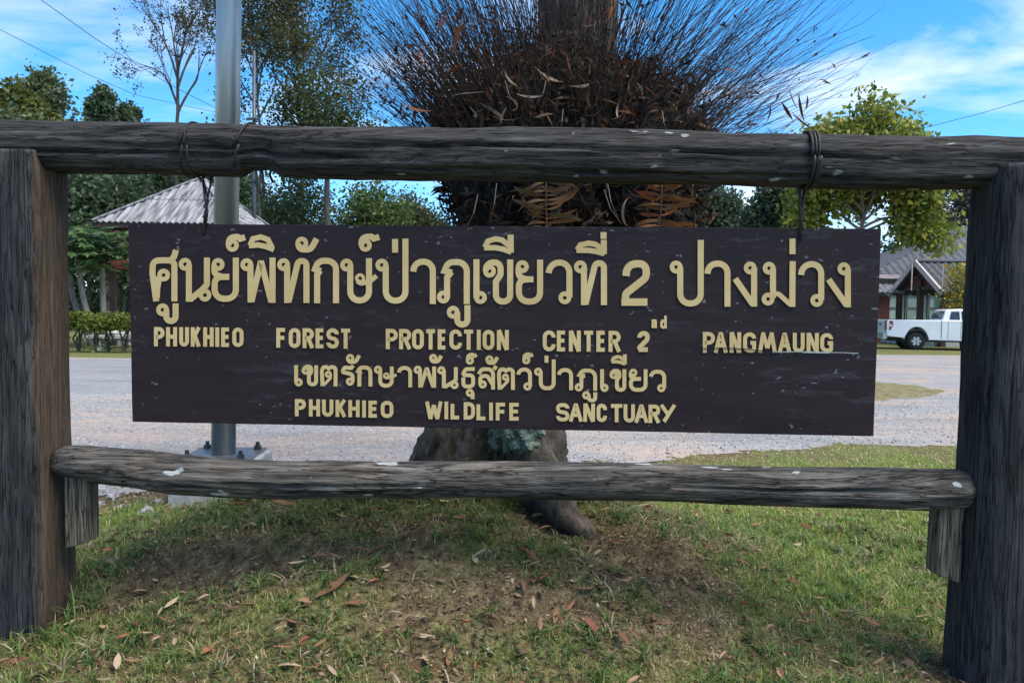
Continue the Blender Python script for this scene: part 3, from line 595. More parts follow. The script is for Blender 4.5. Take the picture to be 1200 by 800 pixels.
# latin capitals, unit box (0..1, y down), fillets in units of the box height
E = {
 'P': [[(0, 1), (0, 0), (1, 0, .22), (1, .52, .22), (0, .52)]], 'H': [[(0, 0), (0, 1)], [(1, 0), (1, 1)], [(0, .5), (1, .5)]],
 'U': [[(0, 0), (0, 1, .24), (1, 1, .24), (1, 0)]], 'K': [[(0, 0), (0, 1)], [(1, 0), (.1, .58)], [(.35, .42), (1, 1)]], 'I': [[(.5, 0), (.5, 1)]],
 'E': [[(1, 0), (0, 0), (0, 1), (1, 1)], [(0, .48), (.9, .48)]], 'O': [[(.5, 0), (1, 0, .24), (1, 1, .24), (0, 1, .24), (0, 0, .24), (.5, 0)]],
 'F': [[(0, 1), (0, 0), (1, 0)], [(0, .5), (.9, .5)]], 'R': [[(0, 1), (0, 0), (1, 0, .22), (1, .5, .22), (0, .5)], [(.5, .5), (1.04, 1)]],
 'S': [[(1, .24), (1, 0, .22), (0, 0, .24), (0, .45, .2), (1, .55, .2), (1, 1, .24), (0, 1, .22), (0, .76)]], 'T': [[(-.05, 0), (1.05, 0)], [(.5, 0), (.5, 1)]],
 'C': [[(1, .3), (1, 0, .24), (0, 0, .24), (0, 1, .24), (1, 1, .24), (1, .7)]], 'N': [[(0, 1), (0, 0)], [(.02, 0), (.98, 1)], [(1, 1), (1, 0)]],
 '2': [[(0, .26), (0, 0, .24), (1, 0, .24), (1, .38, .2), (0, .86, .1), (0, 1)], [(-.12, 1), (1.05, 1)]], 'A': [[(0, 1), (.46, 0), (.54, 0), (1, 1)], [(.2, .68), (.8, .68)]],
 'G': [[(1, .26), (1, 0, .24), (0, 0, .24), (0, 1, .24), (1, 1, .1), (1, .52), (.6, .52)]], 'M': [[(0, 1), (.22, 0)], [(.2, 0), (.5, .85)], [(.5, .85), (.8, 0)], [(.78, 0), (1, 1)]],
 'W': [[(0, 0), (.25, 1)], [(.25, 1), (.5, .12)], [(.5, .12), (.75, 1)], [(.75, 1), (1, 0)]], 'L': [[(0, 0), (0, 1), (1, 1)]], 'D': [[(.3, 0), (1, 0, .26), (1, 1, .26), (0, 1), (0, 0), (.35, 0)]], 'Y': [[(0, 0), (.5, .52)], [(1, 0), (.2, 1.02)]],
 'n': [[(.05, .1), (.28, .05), (.28, 1)], [(.28, .2), (.75, .05), (.82, .25), (.82, 1)]], 'd': [[(.85, -.65), (.85, .95), (1.1, .95)], [(.85, .25), (.35, .05), (.15, .35), (.15, .85), (.5, 1), (.85, .8)]],
}
def latin(ch, x0, y0, x1, y1, wd):
    g = Glyph(); X0, X1, Y0, Y1 = x0 + wd / 2, x1 - wd / 2, y0 + wd / 2, y1 - wd / 2
    if ch == 'I': X0 = X1 = (x0 + x1) / 2
    flat = {'H': 1, 'I': 1, 'N': 1, 'K': 1, 'U': 1, 'P': 1, 'F': 1, 'R': 1, 'T': 1, 'A': 1, 'M': 1, 'W': 1, 'Y': 1}
    for st in E[ch]:
        pts = []
        for i, p in enumerate(st):
            y = Y0 + p[1] * (Y1 - Y0)
            if i in (0, len(st) - 1) and ch in flat and p[1] in (0, 1):     # flat stroke ends reach the box edge
                n = st[1] if i == 0 else st[-2]
                if abs(n[1] - p[1]) > 0.3: y = y0 if p[1] == 0 else y1
            pts.append((X0 + p[0] * (X1 - X0), y) + ((p[2] * (y1 - y0),) if len(p) > 2 else ()))
        g.stroke(pts, wd)
    return g.done()
def word(txt, cr, boxes, y0a, y1a, y0b, y1b, wd):
    """letters with x ranges in a crop, heights blending from the first to the last letter"""
    n = len(txt)
    for i, (c, (a, b)) in enumerate(zip(txt, boxes)):
        u = i / max(1, n - 1); latin(c, *cr((a, y0a + (y0b - y0a) * u, b, y1a + (y1b - y1a) * u)), wd)
K1 = crop(170, 370, 4.8); E_ = 4.6
word('PHUKHIEO', K1, [(50, 110), (118, 180), (192, 247), (257, 314), (327, 386), (393, 419), (428, 483), (491, 554)], 63, 171, 66, 175, E_)
word('FOREST', K1, [(738, 798), (808, 874), (886, 950), (959, 1014), (1020, 1090), (1094, 1162)], 68, 179, 72, 184, E_)
K2 = crop(440, 370, 4.8)
word('PROTECTION', K2, [(58, 126), (133, 201), (206, 272), (277, 343), (350, 404), (416, 486), (490, 558), (570, 592), (603, 669), (683, 750)], 73, 187, 80, 192, E_)
K3 = crop(620, 360, 1200 / 180)
word('CENTER', K3, [(107, 206), (217, 296), (311, 404), (418, 512), (526, 606), (621, 716)], 181, 343, 184, 348, E_)
latin('2', *K3((845, 186, 942, 348)), 5.4); latin('n', *K3((946, 92, 1006, 172)), 3.0); latin('d', *K3((1018, 92, 1082, 168)), 3.0)
K4 = crop(810, 370, 1200 / 190)
word('PANGMAUNG', K4, [(86, 176), (165, 272), (284, 370), (384, 480), (494, 634), (640, 742), (752, 840), (854, 945), (955, 1050)], 119, 273, 128, 270, E_)
K5 = crop(335, 455, 5)
word('PHUKHIEO', K5, [(53, 117), (135, 200), (212, 278), (291, 355), (366, 432), (446, 470), (484, 544), (556, 630)], 62, 162, 73, 172, 4.35)
word('WILD', K5, [(816, 918), (928, 952), (965, 1026), (1042, 1108)], 76, 179, 80, 182, 4.35)
K6 = crop(570, 455, 5)
word('LIFE', K6, [(-58, 5), (14, 40), (55, 120), (134, 200)], 82, 186, 84, 188, 4.35)
word('SANCTUARY', K6, [(408, 486), (482, 566), (568, 636), (646, 706), (722, 804), (804, 870), (866, 950), (950, 1018), (1014, 1114)], 86, 192, 96, 203, 4.35)
# long pale scratch and hairline split under the last word, screw hole at the cord
def strip(name, pts, wd, mat, off):
    A, B = ribbon([np.array(p, float) for p in pts], wd); n = len(A); mb = MB()
    for i, p in enumerate(A): pass
    vs = [frame(*p, off) for p in A] + [frame(*p, off) for p in B] + [frame(*p, off - 0.002) for p in A] + [frame(*p, off - 0.002) for p in B]
    fs = []
    for i in range(n - 1): fs += [(i, i + 1, n + i + 1, n + i), (i, 2 * n + i, 2 * n + i + 1, i + 1), (n + i, n + i + 1, 3 * n + i + 1, 3 * n + i)]
    mb.add(vs, fs); return mb.build(name, mat, bd_root)
strip('split', [(812, 408.4), (850, 407.8), (878, 409), (896, 411.5), (912, 412.3)], 0.9, M['crack'], BT + LT + 0.004)
strip('scratch', [(905, 412.5), (930, 412.0), (950, 412.0), (975, 412.8), (990, 413.2), (1006, 414)], 1.1, M['scratch'], BT + LT + 0.0045)
strip('scratch', [(940, 412.9), (960, 413.3), (972, 413.6)], 1.0, M['scratch'], BT + LT + 0.005)

# ------------------------------------------------------------------ cords that hold the board
def loop_round(cx, yt, yb, wd, lean, z):
    """cord wound once round the beam at pixel column cx"""
    pts = []; a = frame(cx, yt); b = frame(cx, yb); c = (a + b) / 2; h = (a[2] - b[2]) / 2
    for k in range(29):
        t = 2 * PI * k / 28; r = (abs(math.cos(t)) ** 2.5 + abs(math.sin(t)) ** 2.5) ** (-0.4) * (h + 0.012)
        pts.append(c + np.array([0, 0, 1]) * r * math.sin(t) + FN * r * 0.98 * math.cos(t) + FD * (lean * math.sin(t) + z * k / 28))
    return pts
def cord(label, loops, hang, wd):
    r = empty('hanging_cord', frame(*hang[0][0][:2])); tag(r, label, 'cord')
    for (cx, yt, yb, lean, z) in loops: m = MB(); m.tube(loop_round(cx, yt, yb, wd, lean, z), wd, 7); m.build('wound_loop', M['wire'], r, True)
    for pts in hang:
        m = MB(); m.tube([frame(x, y, o) for x, y, o in pts], wd, 6); m.build('hanging_strand', M['wire'], r, True)
cord('thin black cord looped twice round the beam left of the metal pole and knotted below', [(224, 148, 205, 0.03, 0.02), (230, 148, 205, -0.0, 0.015)],
     [[(237, 204, 0.02), (241, 222, 0.02), (244, 236, 0.02), (240, 250, 0.02), (239, 268, 0.02), (238, 276, 0.018)], [(249, 204, 0.0), (246, 220, 0.02), (242, 238, 0.025), (243, 252, 0.02), (240, 266, 0.02)], [(231, 204, 0.03), (238, 214, 0.03), (240, 232, 0.03), (243, 246, 0.03), (239, 262, 0.02)], [(243, 236, 0.03), (239, 242, 0.03), (244, 248, 0.03), (238, 254, 0.03), (243, 259, 0.02)]], 0.0052)
cord('dark cord looped round the beam right of the metal pole with its loose ends dangling', [(287, 149, 202, 0.045, 0.02)],
     [[(300, 198, 0.06), (301, 216, 0.06), (305, 227, 0.06), (309, 224, 0.06), (308, 206, 0.06), (306, 194, 0.05)], [(318, 198, -0.05), (316, 205, -0.05), (320, 214, -0.05)]], 0.0068)
cord('doubled black cord wound tight round the right part of the beam, down to the sign', [(941, 159, 218, 0.0, 0.01), (945, 159, 218, 0.0, 0.012), (948, 159, 219, 0.005, 0.01)],
     [[(936, 217, 0.03), (938, 235, 0.03), (938, 252, 0.025), (937, 262, 0.02), (938, 282, 0.018)], [(944, 217, 0.0), (941, 235, 0.02), (939, 255, 0.025), (939, 270, 0.02)]], 0.0068)

# ------------------------------------------------------------------ big tree behind the sign
TX, TY = -0.12, 5.0
tree = empty('tree', (TX, TY, 0.2)); tag(tree, 'old thick-trunked tree with flared roots behind the signboard, carrying a dry fern clump', 'tree')
def trunk_mesh():
    path = [(TX - .03, TY + .05, -0.15, .60), (TX - .03, TY + .05, 0.10, .56), (TX - .02, TY + .04, 0.30, .51), (TX + .01, TY, .6, .465), (TX + .10, TY, 1.1, .42), (TX + .28, TY + .05, 1.9, .36), (TX + .48, TY + .08, 2.6, .30), (TX + .53, TY + .1, 3.4, .26), (TX + .54, TY + .12, 4.4, .25), (TX + .45, TY + .15, 5.6, .23), (TX + .5, TY + .2, 7.0, .18)]
    P = np.array(path); vs = []; ns, na = 240, 150
    u = np.linspace(0, 1, ns) ** 1.5; zz = P[0, 2] + u * (P[-1, 2] - P[0, 2])
    roots = [(-0.62, .75), (0.9, .30), (2.0, .35), (3.22, .80), (4.3, .10), (5.28, 1.35)]
    for z in zz:
        cx = np.interp(z, P[:, 2], P[:, 0]); cy = np.interp(z, P[:, 2], P[:, 1]); r = np.interp(z, P[:, 2], P[:, 3])
        fl = math.exp(-max(0, z - 0.02) / 0.34)
        for j in range(na):
            a = 2 * PI * j / na; k = 1.0
            for ra, rs in roots:
                d = (a - ra + PI) % (2 * PI) - PI; k += rs * fl * math.exp(-(d / 0.22) ** 2)
            k += 0.12 * pn(math.cos(a) * 2, math.sin(a) * 2, z * 1.6) + 0.12 * pn(math.cos(a) * 6, math.sin(a) * 6, z * 2.2) + 0.07 * pn(math.cos(a) * 13, math.sin(a) * 13, z * 7) + .05 * pn(math.cos(a) * 24, math.sin(a) * 24, z * 16)
            vs.append((cx + r * k * math.cos(a), cy + r * k * math.sin(a), z))
    fs = [(i * na + j, i * na + (j + 1) % na, (i + 1) * na + (j + 1) % na, (i + 1) * na + j) for i in range(ns - 1) for j in range(na)]
    mb = MB(); mb.add(vs, fs)
    return mb
tm = trunk_mesh(); tips = []
def limb(mb, p, d, ln, r, lvl, tips, spread=0.7, sides=6, droop=0.0, keep=3, bend=0.25, ratio=(0.6, 0.8)):
    n = 5; pts = [Vector(p)]; d = Vector(d).normalized(); q = Vector(p)
    for i in range(n):
        d = (d + Vector(random.gauss(0, bend * .35) for _ in range(3)) + Vector((0, 0, -droop))).normalized(); q = q + d * ln / n; pts.append(q.copy())
    mb.tube(pts, [r * (1 - 0.45 * i / n) for i in range(n + 1)], sides, cap=False)
    if lvl <= keep: tips.extend([(pts[i], ln) for i in range(2 if lvl > 0 else 1, n + 1)])
    if lvl == 0: return
    for k in range(random.choice((2, 3, 3))):
        i = random.choice((2, 3, 4, 5)) if k else 5; a = Vector(random.gauss(0, 1) for _ in range(3)); a = (a - d * a.dot(d)).normalized()
        limb(mb, pts[i], d + a * random.uniform(.5, 1.1) * spread, ln * random.uniform(*ratio), r * 0.55 * random.uniform(.8, 1.1), lvl - 1, tips, spread, max(3, sides - 1), droop, keep, bend, ratio)
for a in (0.3, 1.7, 3.0, 4.3, 5.4):
    limb(tm, (TX + .48, TY + .17, 5.5 + 0.28 * a), (math.cos(a), math.sin(a), .9), 1.5, .11, 2, tips, keep=1)
_rp = [(.02, 4.68, .95), (.13, 4.52, .70), (.23, 4.42, .50), (.32, 4.33, .36), (.43, 4.25, .27), (.58, 4.16, .17)]
_pts = [np.array(_rp[min(i // 6, 4)]) * (1 - (i % 6) / 6) + np.array(_rp[min(i // 6, 4) + 1]) * ((i % 6) / 6) for i in range(30)]
_b0 = len(tm.v); tm.tube(_pts, [.20 - .0058 * i for i in range(30)], 22)
for _i in range(_b0, len(tm.v)):
    _v = tm.v[_i]; _k = (_i - _b0) // 22; _c = _pts[_k]; _q = 1 + .55 * pn(_v[0] * 8, _v[1] * 8, _v[2] * 3) + .4 * pn(_v[0] * 22, _v[1] * 22, _v[2] * 7); tm.v[_i] = tuple(_c + (np.array(_v) - _c) * _q)
TMV, TMF = list(tm.v), list(tm.f); tm.build('trunk', M['bark'], tree, True)
P = np.array([np.array(t[0]) for t in tips for _ in range(12)]); P = P + rng.normal(size=P.shape) * 0.28; P = P[P[:, 2] > 5.2]
quads_np('crown', leaf_quads(P, rng.uniform(.10, .18, len(P)), rng.uniform(.05, .08, len(P))), pick_cols(len(P), [(.05, .085, .02), (.07, .11, .03), (.035, .06, .018)]), M['leaf'], tree)
# lichen patch on the trunk: overlapping lobed flakes
lm = MB()
from mathutils.bvhtree import BVHTree
_bvh = BVHTree.FromPolygons([Vector(v) for v in TMV], TMF)
for k in range(120):
    px, py = random.choice((588, 600, 612, 622)) + random.gauss(0, 9), 510 + random.gauss(0, 11)
    if not (572 < px < 636 and 496 < py < 531 - .012 * (px - 604) ** 2 + 3 * math.sin(px * .9)): continue
    hit_, nr_, *_ = _bvh.ray_cast(Vector(EYE), Vector(ray(px, py)).normalized())
    if hit_ is None: continue
    nr_ = nr_ if nr_.y < 0 else -nr_; e1 = nr_.orthogonal().normalized(); e2 = nr_.cross(e1); rr = random.uniform(.016, .036); n = 11; ph = random.random() * 6; base = hit_ + nr_ * (.006 + .0008 * (k % 9))
    ring = [base + (e1 * math.cos(t) + e2 * math.sin(t)) * rr * (1 + .28 * math.sin(5 * t + ph)) + nr_ * .004 * math.sin(3 * t) for t in np.linspace(0, 2 * PI, n + 1)[:-1]]
    lm.add([base + nr_ * .003] + ring + [p - nr_ * .05 for p in ring], [(0, 1 + i, 1 + (i + 1) % n) for i in range(n)] + [(1 + i, 1 + (i + 1) % n, 1 + n + (i + 1) % n, 1 + n + i) for i in range(n)])
tag(lm.build('lichen', M['lichen'], tree), 'pale grey-green lichen patch')

# ------------------------------------------------------------------ dry fern clump on the trunk
FC = at(672, 205, 5.0)
fern = empty('fern_clump', (float(FC[0]), float(FC[1]), float(FC[2]) - .5)); tag(fern, 'huge dried fern clump of dark wiry stalks and rusty leaves on the tree trunk', 'fern clump')
def mass_pt(th, ph):
    d = np.array([math.sin(ph) * math.cos(th), math.sin(ph) * math.sin(th), math.cos(ph)])
    k = 1 + .16 * pn(*(d * 2.2 + 3)) + .14 * pn(*(d * 5)) + .09 * pn(*(d * 11)) + .05 * pn(*(d * 24))
    hx = 0.80 + 0.10 * d[2]
    return FC + np.array([hx * d[0], .68 * d[1], (.72 if d[2] > 0 else .95) * d[2]]) * k, d
vs = []; nph, nth = 90, 150
for i in range(nph + 1):
    for j in range(nth): vs.append(mass_pt(2 * PI * j / nth, PI * max(.01, min(i / nph, .995)))[0])
mb = MB(); mb.add(vs, [(i * nth + j, i * nth + (j + 1) % nth, (i + 1) * nth + (j + 1) % nth, (i + 1) * nth + j) for i in range(nph) for j in range(nth)])
mb.build('root_mass', M['mass'], fern, True)
# shaggy dead bits on the mass
n = 15000; P = []; 
for k in range(n):
    p, d = mass_pt(random.uniform(0, 2 * PI), math.acos(random.uniform(-.75, 1))); P.append(p + d * random.uniform(-.02, .11))
P = np.array(P)
Q1 = leaf_quads(P, rng.uniform(.05, .17, n), rng.uniform(.008, .028, n), np.array([0, 0, .5]))
C1 = pick_cols(n, [(.022, .017, .014), (.05, .036, .026), (.014, .012, .011), (.085, .05, .03), (.03, .028, .026), (.12, .06, .03)], .3)
# wiry stalks
def stalks(n):
    V = []; C = []; ends = []
    for k in range(n):
        th = random.uniform(0, 2 * PI); u = random.random()
        p, d = mass_pt(th, math.acos(random.uniform(.05, 1) if u < .75 else random.uniform(-.15, .6)))
        if d[1] < -.2 and abs(d[0]) < .3 and random.random() < .3: continue
        if d[0] > .35 and random.random() < .45: continue
        out = np.array([d[0] * 0.95, d[1] * 0.55, 0])
        dirv = np.array([0, 0, 1.0]) * random.uniform(.75, 1.2) + out * random.uniform(.55, 1.25) + rng.normal(size=3) * .16
        if d[0] > .25: dirv = dirv + np.array([.30 * random.random(), 0, -.38 * random.random()])
        dirv /= np.linalg.norm(dirv); ln = random.uniform(.45, 1.35) * (1.08 if d[0] > 0 else .95); r = random.uniform(.0016, .0034)
        sag = np.array([dirv[0] * .10, 0, -.10]) * random.uniform(-.2, 1.0) * ln; wob = rng.normal(size=(6, 3)) * .013
        pts = [p - dirv * .06 + dirv * ln * t + sag * t * t + wob[i] * (i > 0) for i, t in enumerate((0, .25, .5, .72, .88, 1))]
        ends.append((pts, ln)); col = random.choice([(.04, .026, .021), (.02, .016, .015), (.085, .045, .033), (.05, .036, .032)])
        for a, b, ra, rb in zip(pts, pts[1:], (1, .9, .8, .65, .5), (.9, .8, .65, .5, .3)):
            dd = b - a; s = np.cross(dd, (0.3, 1, .2)); s /= np.linalg.norm(s) + 1e-9; t2 = np.cross(dd, s); t2 /= np.linalg.norm(t2) + 1e-9
            for (e, f) in ((s, -.5 * s + .87 * t2), (-.5 * s + .87 * t2, -.5 * s - .87 * t2), (-.5 * s - .87 * t2, s)):
                V.append([a + e * r * ra, b + e * r * rb, b + f * r * rb, a + f * r * ra]); C.append(col)
    return np.array(V), np.array(C), ends
SV, SCc, ends = stalks(2900)
tag(quads_np('dry_stalks', SV, SCc, M['dead'], fern), 'dark wiry dry stalks fanning up and outwards', kind='stuff')
P2 = []
for pts, ln in ends:
    for _ in range(random.choice((0, 1, 2, 3, 4)) if pts[-1][0] < FC[0] + .55 else random.choice((0, 0, 0, 1, 2))):
        t = random.random() ** 2.2; i = min(4, int(t * 5)); P2.append(pts[i] + (pts[i + 1] - pts[i]) * random.random())
P2 = np.array(P2); n2 = len(P2)
Q2 = leaf_quads(P2, rng.uniform(.02, .095, n2), rng.uniform(.006, .022, n2), np.array([0, 0, -.5])); C2 = pick_cols(n2, [(.20, .07, .03), (.16, .06, .03), (.03, .018, .013), (.06, .028, .016), (.018, .013, .012), (.12, .042, .018), (.04, .03, .025)], .3)
tag(quads_np('withered_bits', np.concatenate([Q1, Q2]), np.concatenate([C1, C2]), M['dead'], fern), 'shreds of withered brown leaf on the fern', kind='stuff')
# larger dead leaves: curled blades
def blade_mesh(name, L, W, curl, col, seg=7, fold=.25):
    mb = MB(); vs = []; fs = []
    for i in range(seg + 1):
        t = i / seg; wd = W * math.sin(PI * min(.985, max(.03, t)) ** .85) * .5; a = curl * t
        x = L * (math.sin(a) / curl if abs(curl) > 1e-3 else t); z = L * ((1 - math.cos(a)) / curl if abs(curl) > 1e-3 else 0)
        vs += [(x, -wd, z + wd * fold), (x, 0, z), (x, wd, z + wd * fold)]
    for i in range(seg): fs += [(3 * i, 3 * i + 1, 3 * i + 4, 3 * i + 3), (3 * i + 1, 3 * i + 2, 3 * i + 5, 3 * i + 4)]
    me = bpy.data.meshes.new(name); me.from_pydata(vs, [], fs); me.polygons.foreach_set('use_smooth', [True] * len(fs))
    ca = me.color_attributes.new('Col', 'FLOAT_COLOR', 'POINT'); ca.data.foreach_set('color', np.array([(col[0] * k, col[1] * k, col[2] * k, 1) for k in rng.uniform(.75, 1.2, len(vs))], np.float32).ravel())
    me.materials.append(M['dead']); return me
rust = [blade_mesh('dead_leaf', 1, .13, c, col) for c, col in ((.9, (.20, .062, .022)), (1.6, (.25, .085, .03)), (-1.0, (.15, .05, .022)), (.5, (.10, .036, .02)))]
pale = [blade_mesh('dead_leaf', 1, .09, c, col) for c, col in ((1.8, (.33, .24, .17)), (2.4, (.26, .19, .14)), (1.2, (.38, .30, .22)))]
def put_leaf(me, px, py, Y, L, rz, ry, rx=0.0):
    o = bpy.data.objects.new('dead_leaf', me); COL.objects.link(o); o.parent = fern; p = at(px, py, Y)
    o.matrix_parent_inverse = Matrix.Translation(-Vector(fern.location)); o.location = tuple(p); o.rotation_euler = (rx, ry, rz); o.scale = (L, L, L); return o
for px, py, L, ry in ((668, 45, .30, 1.2), (708, 85, .42, -1.0), (664, 62, .22, 1.4), (712, 25, .26, -1.2), (700, 52, .24, .9), (510, 40, .30, -1.0), (530, 62, .34, -.8), (500, 78, .28, -.9), (545, 30, .26, 1.2), (520, 92, .26, -.7), (494, 100, .20, 1.0), (560, 75, .22, -1.2), (485, 20, .2, -.6), (610, 100, .2, 1.5), (585, 85, .18, 1.7), (745, 45, .2, -1.3), (715, 112, .16, 1.2), (730, 122, .14, .9), (722, 130, .2, .2), (650, 110, .16, 1.1), (505, 130, .25, .3), (540, 115, .24, .1), (780, 60, .2, 1.4), (830, 80, .2, 1.2), (800, 105, .22, 1.5)):
    put_leaf(random.choice(rust), px, py, 5.0 - random.uniform(.62, .85), L * random.uniform(.5, .8), random.uniform(-.7, .7) + (PI if random.random() < .4 else 0), ry + random.gauss(0, .25), random.gauss(0, .8))
for px, py, L in ((925, 105, .16), (936, 110, .2), (916, 120, .16), (928, 132, .2), (902, 122, .16), (946, 112, .12), (898, 148, .14)):
    put_leaf(random.choice(rust[2:]), px, py, 5.0 - random.uniform(-.1, .3), L, random.uniform(-.5, .5), random.uniform(.8, 1.6), random.gauss(0, .8))
for px, py, L in ((645, 98, .2), (660, 96, .22), (690, 98, .2), (636, 112, .16), (575, 135, .2), (590, 140, .22), (600, 130, .2), (555, 135, .16), (605, 100, .14), (588, 145, .14), (652, 148, .18), (686, 135, .12), (735, 265, .2), (725, 138, .14), (716, 140, .14)):
    put_leaf(random.choice(pale), px, py, 5.0 - random.uniform(.72, .88), L, random.uniform(-PI, PI), random.uniform(-.5, .7), random.gauss(0, .8))
# hanging pale root threads
for px, py, dx, dy in ((582, 215, -8, 45), (592, 95, 14, 30), (560, 228, -14, 40), (712, 215, 12, 40), (708, 222, 20, 40), (640, 95, -10, 26), (660, 128, -4, 26), (530, 112, 36, -4), (776, 130, 6, 25)):
    Y = 5.0 - .80; m = MB(); m.tube([at(px, py, Y), at(px + dx * .35, py + dy * .55, Y - .03), at(px + dx, py + dy, Y)], [.003, .003, .002], 4, (.20, .17, .14)); m.build('root_thread', M['dead'], fern)
# rusty fronds hanging in front of the mass
leaflet = blade_mesh('leaflet', 1, .115, 1.3, (.19, .09, .035), 6, .2); leaflet2 = blade_mesh('leaflet', 1, .12, 1.5, (.14, .085, .04), 6, .2); leaflet3 = blade_mesh('leaflet', 1, .115, 1.3, (.25, .085, .028), 6, .2)
def frond(rows, Y, lens, mats, tilt):
    top, bot = at(*rows[0], Y), at(*rows[-1], Y); m = MB(); pts = [at(x, y, Y - .02 * i) for i, (x, y) in enumerate(rows)]
    m.tube(pts, [.004] * len(pts), 5, (.13, .06, .03)); f = m.build('frond', M['dead'], fern)
    n = 13; T = np.linspace(0, 1, len(pts)); pts = np.array(pts)
    for i in range(n):
        t = (i + .5) / n; p = np.array([np.interp(t, T, pts[:, k]) for k in range(3)]); L = np.interp(t, (0, .5, 1), lens) * random.uniform(.85, 1.1)
        for s in (-1, 1):
            o = bpy.data.objects.new('leaflet', random.choice(mats)); COL.objects.link(o); o.parent = f; o.location = tuple(p); o.scale = (L, L, L)
            o.rotation_euler = (random.gauss(PI / 2, .45), tilt + random.gauss(.03, .12), (0 if s > 0 else PI) + random.gauss(0, .2)); o.scale = (L * random.uniform(.7, 1.1), L, L)
frond([(640, 205), (640, 240), (641, 275)], 4.12, (.24, .25, .2), [leaflet, leaflet2], -.12)
frond([(776, 205), (775, 240), (772, 280)], 4.22, (.16, .22, .24), [leaflet, leaflet3], -.12)

# ------------------------------------------------------------------ metal mast
MP = at(262, 560, 5.8); mx_, my_ = float(MP[0]), 5.8
mast = empty('light_pole', (mx_, my_, 0)); tag(mast, 'galvanised steel pole bolted to a pale concrete plinth behind the beam', 'pole')
zt = float(at(262, 531, 5.8)[2])
def frustum(mb, c, z0, z1, w0, w1, n=4, rot=PI / 4):
    vs = [(c[0] + wd * math.cos(rot + 2 * PI * k / n), c[1] + wd * math.sin(rot + 2 * PI * k / n), z) for z, wd in ((z0, w0), (z1, w1)) for k in range(n)]
    return mb.add(vs, [tuple(range(n))[::-1], tuple(range(n, 2 * n))] + [(k, (k + 1) % n, n + (k + 1) % n, n + k) for k in range(n)])
mb = MB(); frustum(mb, (mx_, my_), -0.3, zt - .022, .47, .42, 4, PI / 4 + .05); o = mb.build('plinth', M['concrete'], mast); bv = o.modifiers.new('b', 'BEVEL'); bv.width = .02; bv.segments = 2
mb = MB(); frustum(mb, (mx_, my_), zt - .022, zt, .375, .375, 4, PI / 4 + .05); mb.build('base_plate', M['galv'], mast)
mb = MB(); mb.tube([(mx_, my_, zt - .01), (mx_ + .055, my_, 4.0), (mx_ + .14, my_, 9.0)], [.092, .092, .080], 32); mb.build('shaft', M['galv'], mast, True)
for sx_ in (-1, 1):
    for sy_ in (-1, 1):
        c = (mx_ + sx_ * .205, my_ + sy_ * .19); mb = MB(); frustum(mb, c, zt, zt + .03, .032, .032, 6); frustum(mb, c, zt + .03, zt + .06, .016, .016, 10); mb.build('anchor_bolt', M['bolt'], mast)

# ------------------------------------------------------------------ thatch pavilion (hip roof of corrugated sheets)
def corr_face(a, b, c, d, ribs, amp, rows=1):
    """corrugated sheet between eave a-b and ridge d-c"""
    a, b, c, d = [np.array(p, float) for p in (a, b, c, d)]; nrm = np.cross(b - a, d - a); nrm /= np.linalg.norm(nrm)
    if nrm[2] < 0: nrm = -nrm
    nx = ribs * 8; vs = []; L = np.linalg.norm(b - a); e = (b - a) / L
    for v in (0, 1):
        p0 = a + (d - a) * v; p1 = b + (c - b) * v
        for i in range(nx + 1):
            p = p0 + (p1 - p0) * i / nx; s = np.dot(p - a, e) / L
            vs.append(p + nrm * amp * math.cos(2 * PI * ribs * s))
    # ribs stay parallel: keep the sampling along the eave direction
    top = [q - nrm * .012 for q in vs]; m = nx + 1
    fs = [(i, i + 1, m + i + 1, m + i) for i in range(nx)] + [(2 * m + i + 1, 2 * m + i, 3 * m + i, 3 * m + i + 1) for i in range(nx)] + [(i, 2 * m + i, 2 * m + i + 1, i + 1) for i in range(nx)]
    return vs + top, fs
PD = 27.0
pav = empty('pavilion', at(213, 400, PD + 2)); tag(pav, 'open pavilion with a pale weathered corrugated hip roof beyond the road', 'pavilion')
fl, fr_ = at(107, 259, PD), at(278, 262, PD); ez = (fl[2] + fr_[2]) / 2; apx = at(213, 209, PD + 2.8); hw_ = (fr_[0] - fl[0]) / 2; xc = (fl[0] + fr_[0]) / 2; D2 = 5.6
apx = np.array([xc + .15, PD + D2 / 2, apx[2]])
cs_ = [np.array([xc - hw_, PD, ez]), np.array([xc + hw_, PD, ez]), np.array([xc + hw_, PD + D2, ez]), np.array([xc - hw_, PD + D2, ez])]
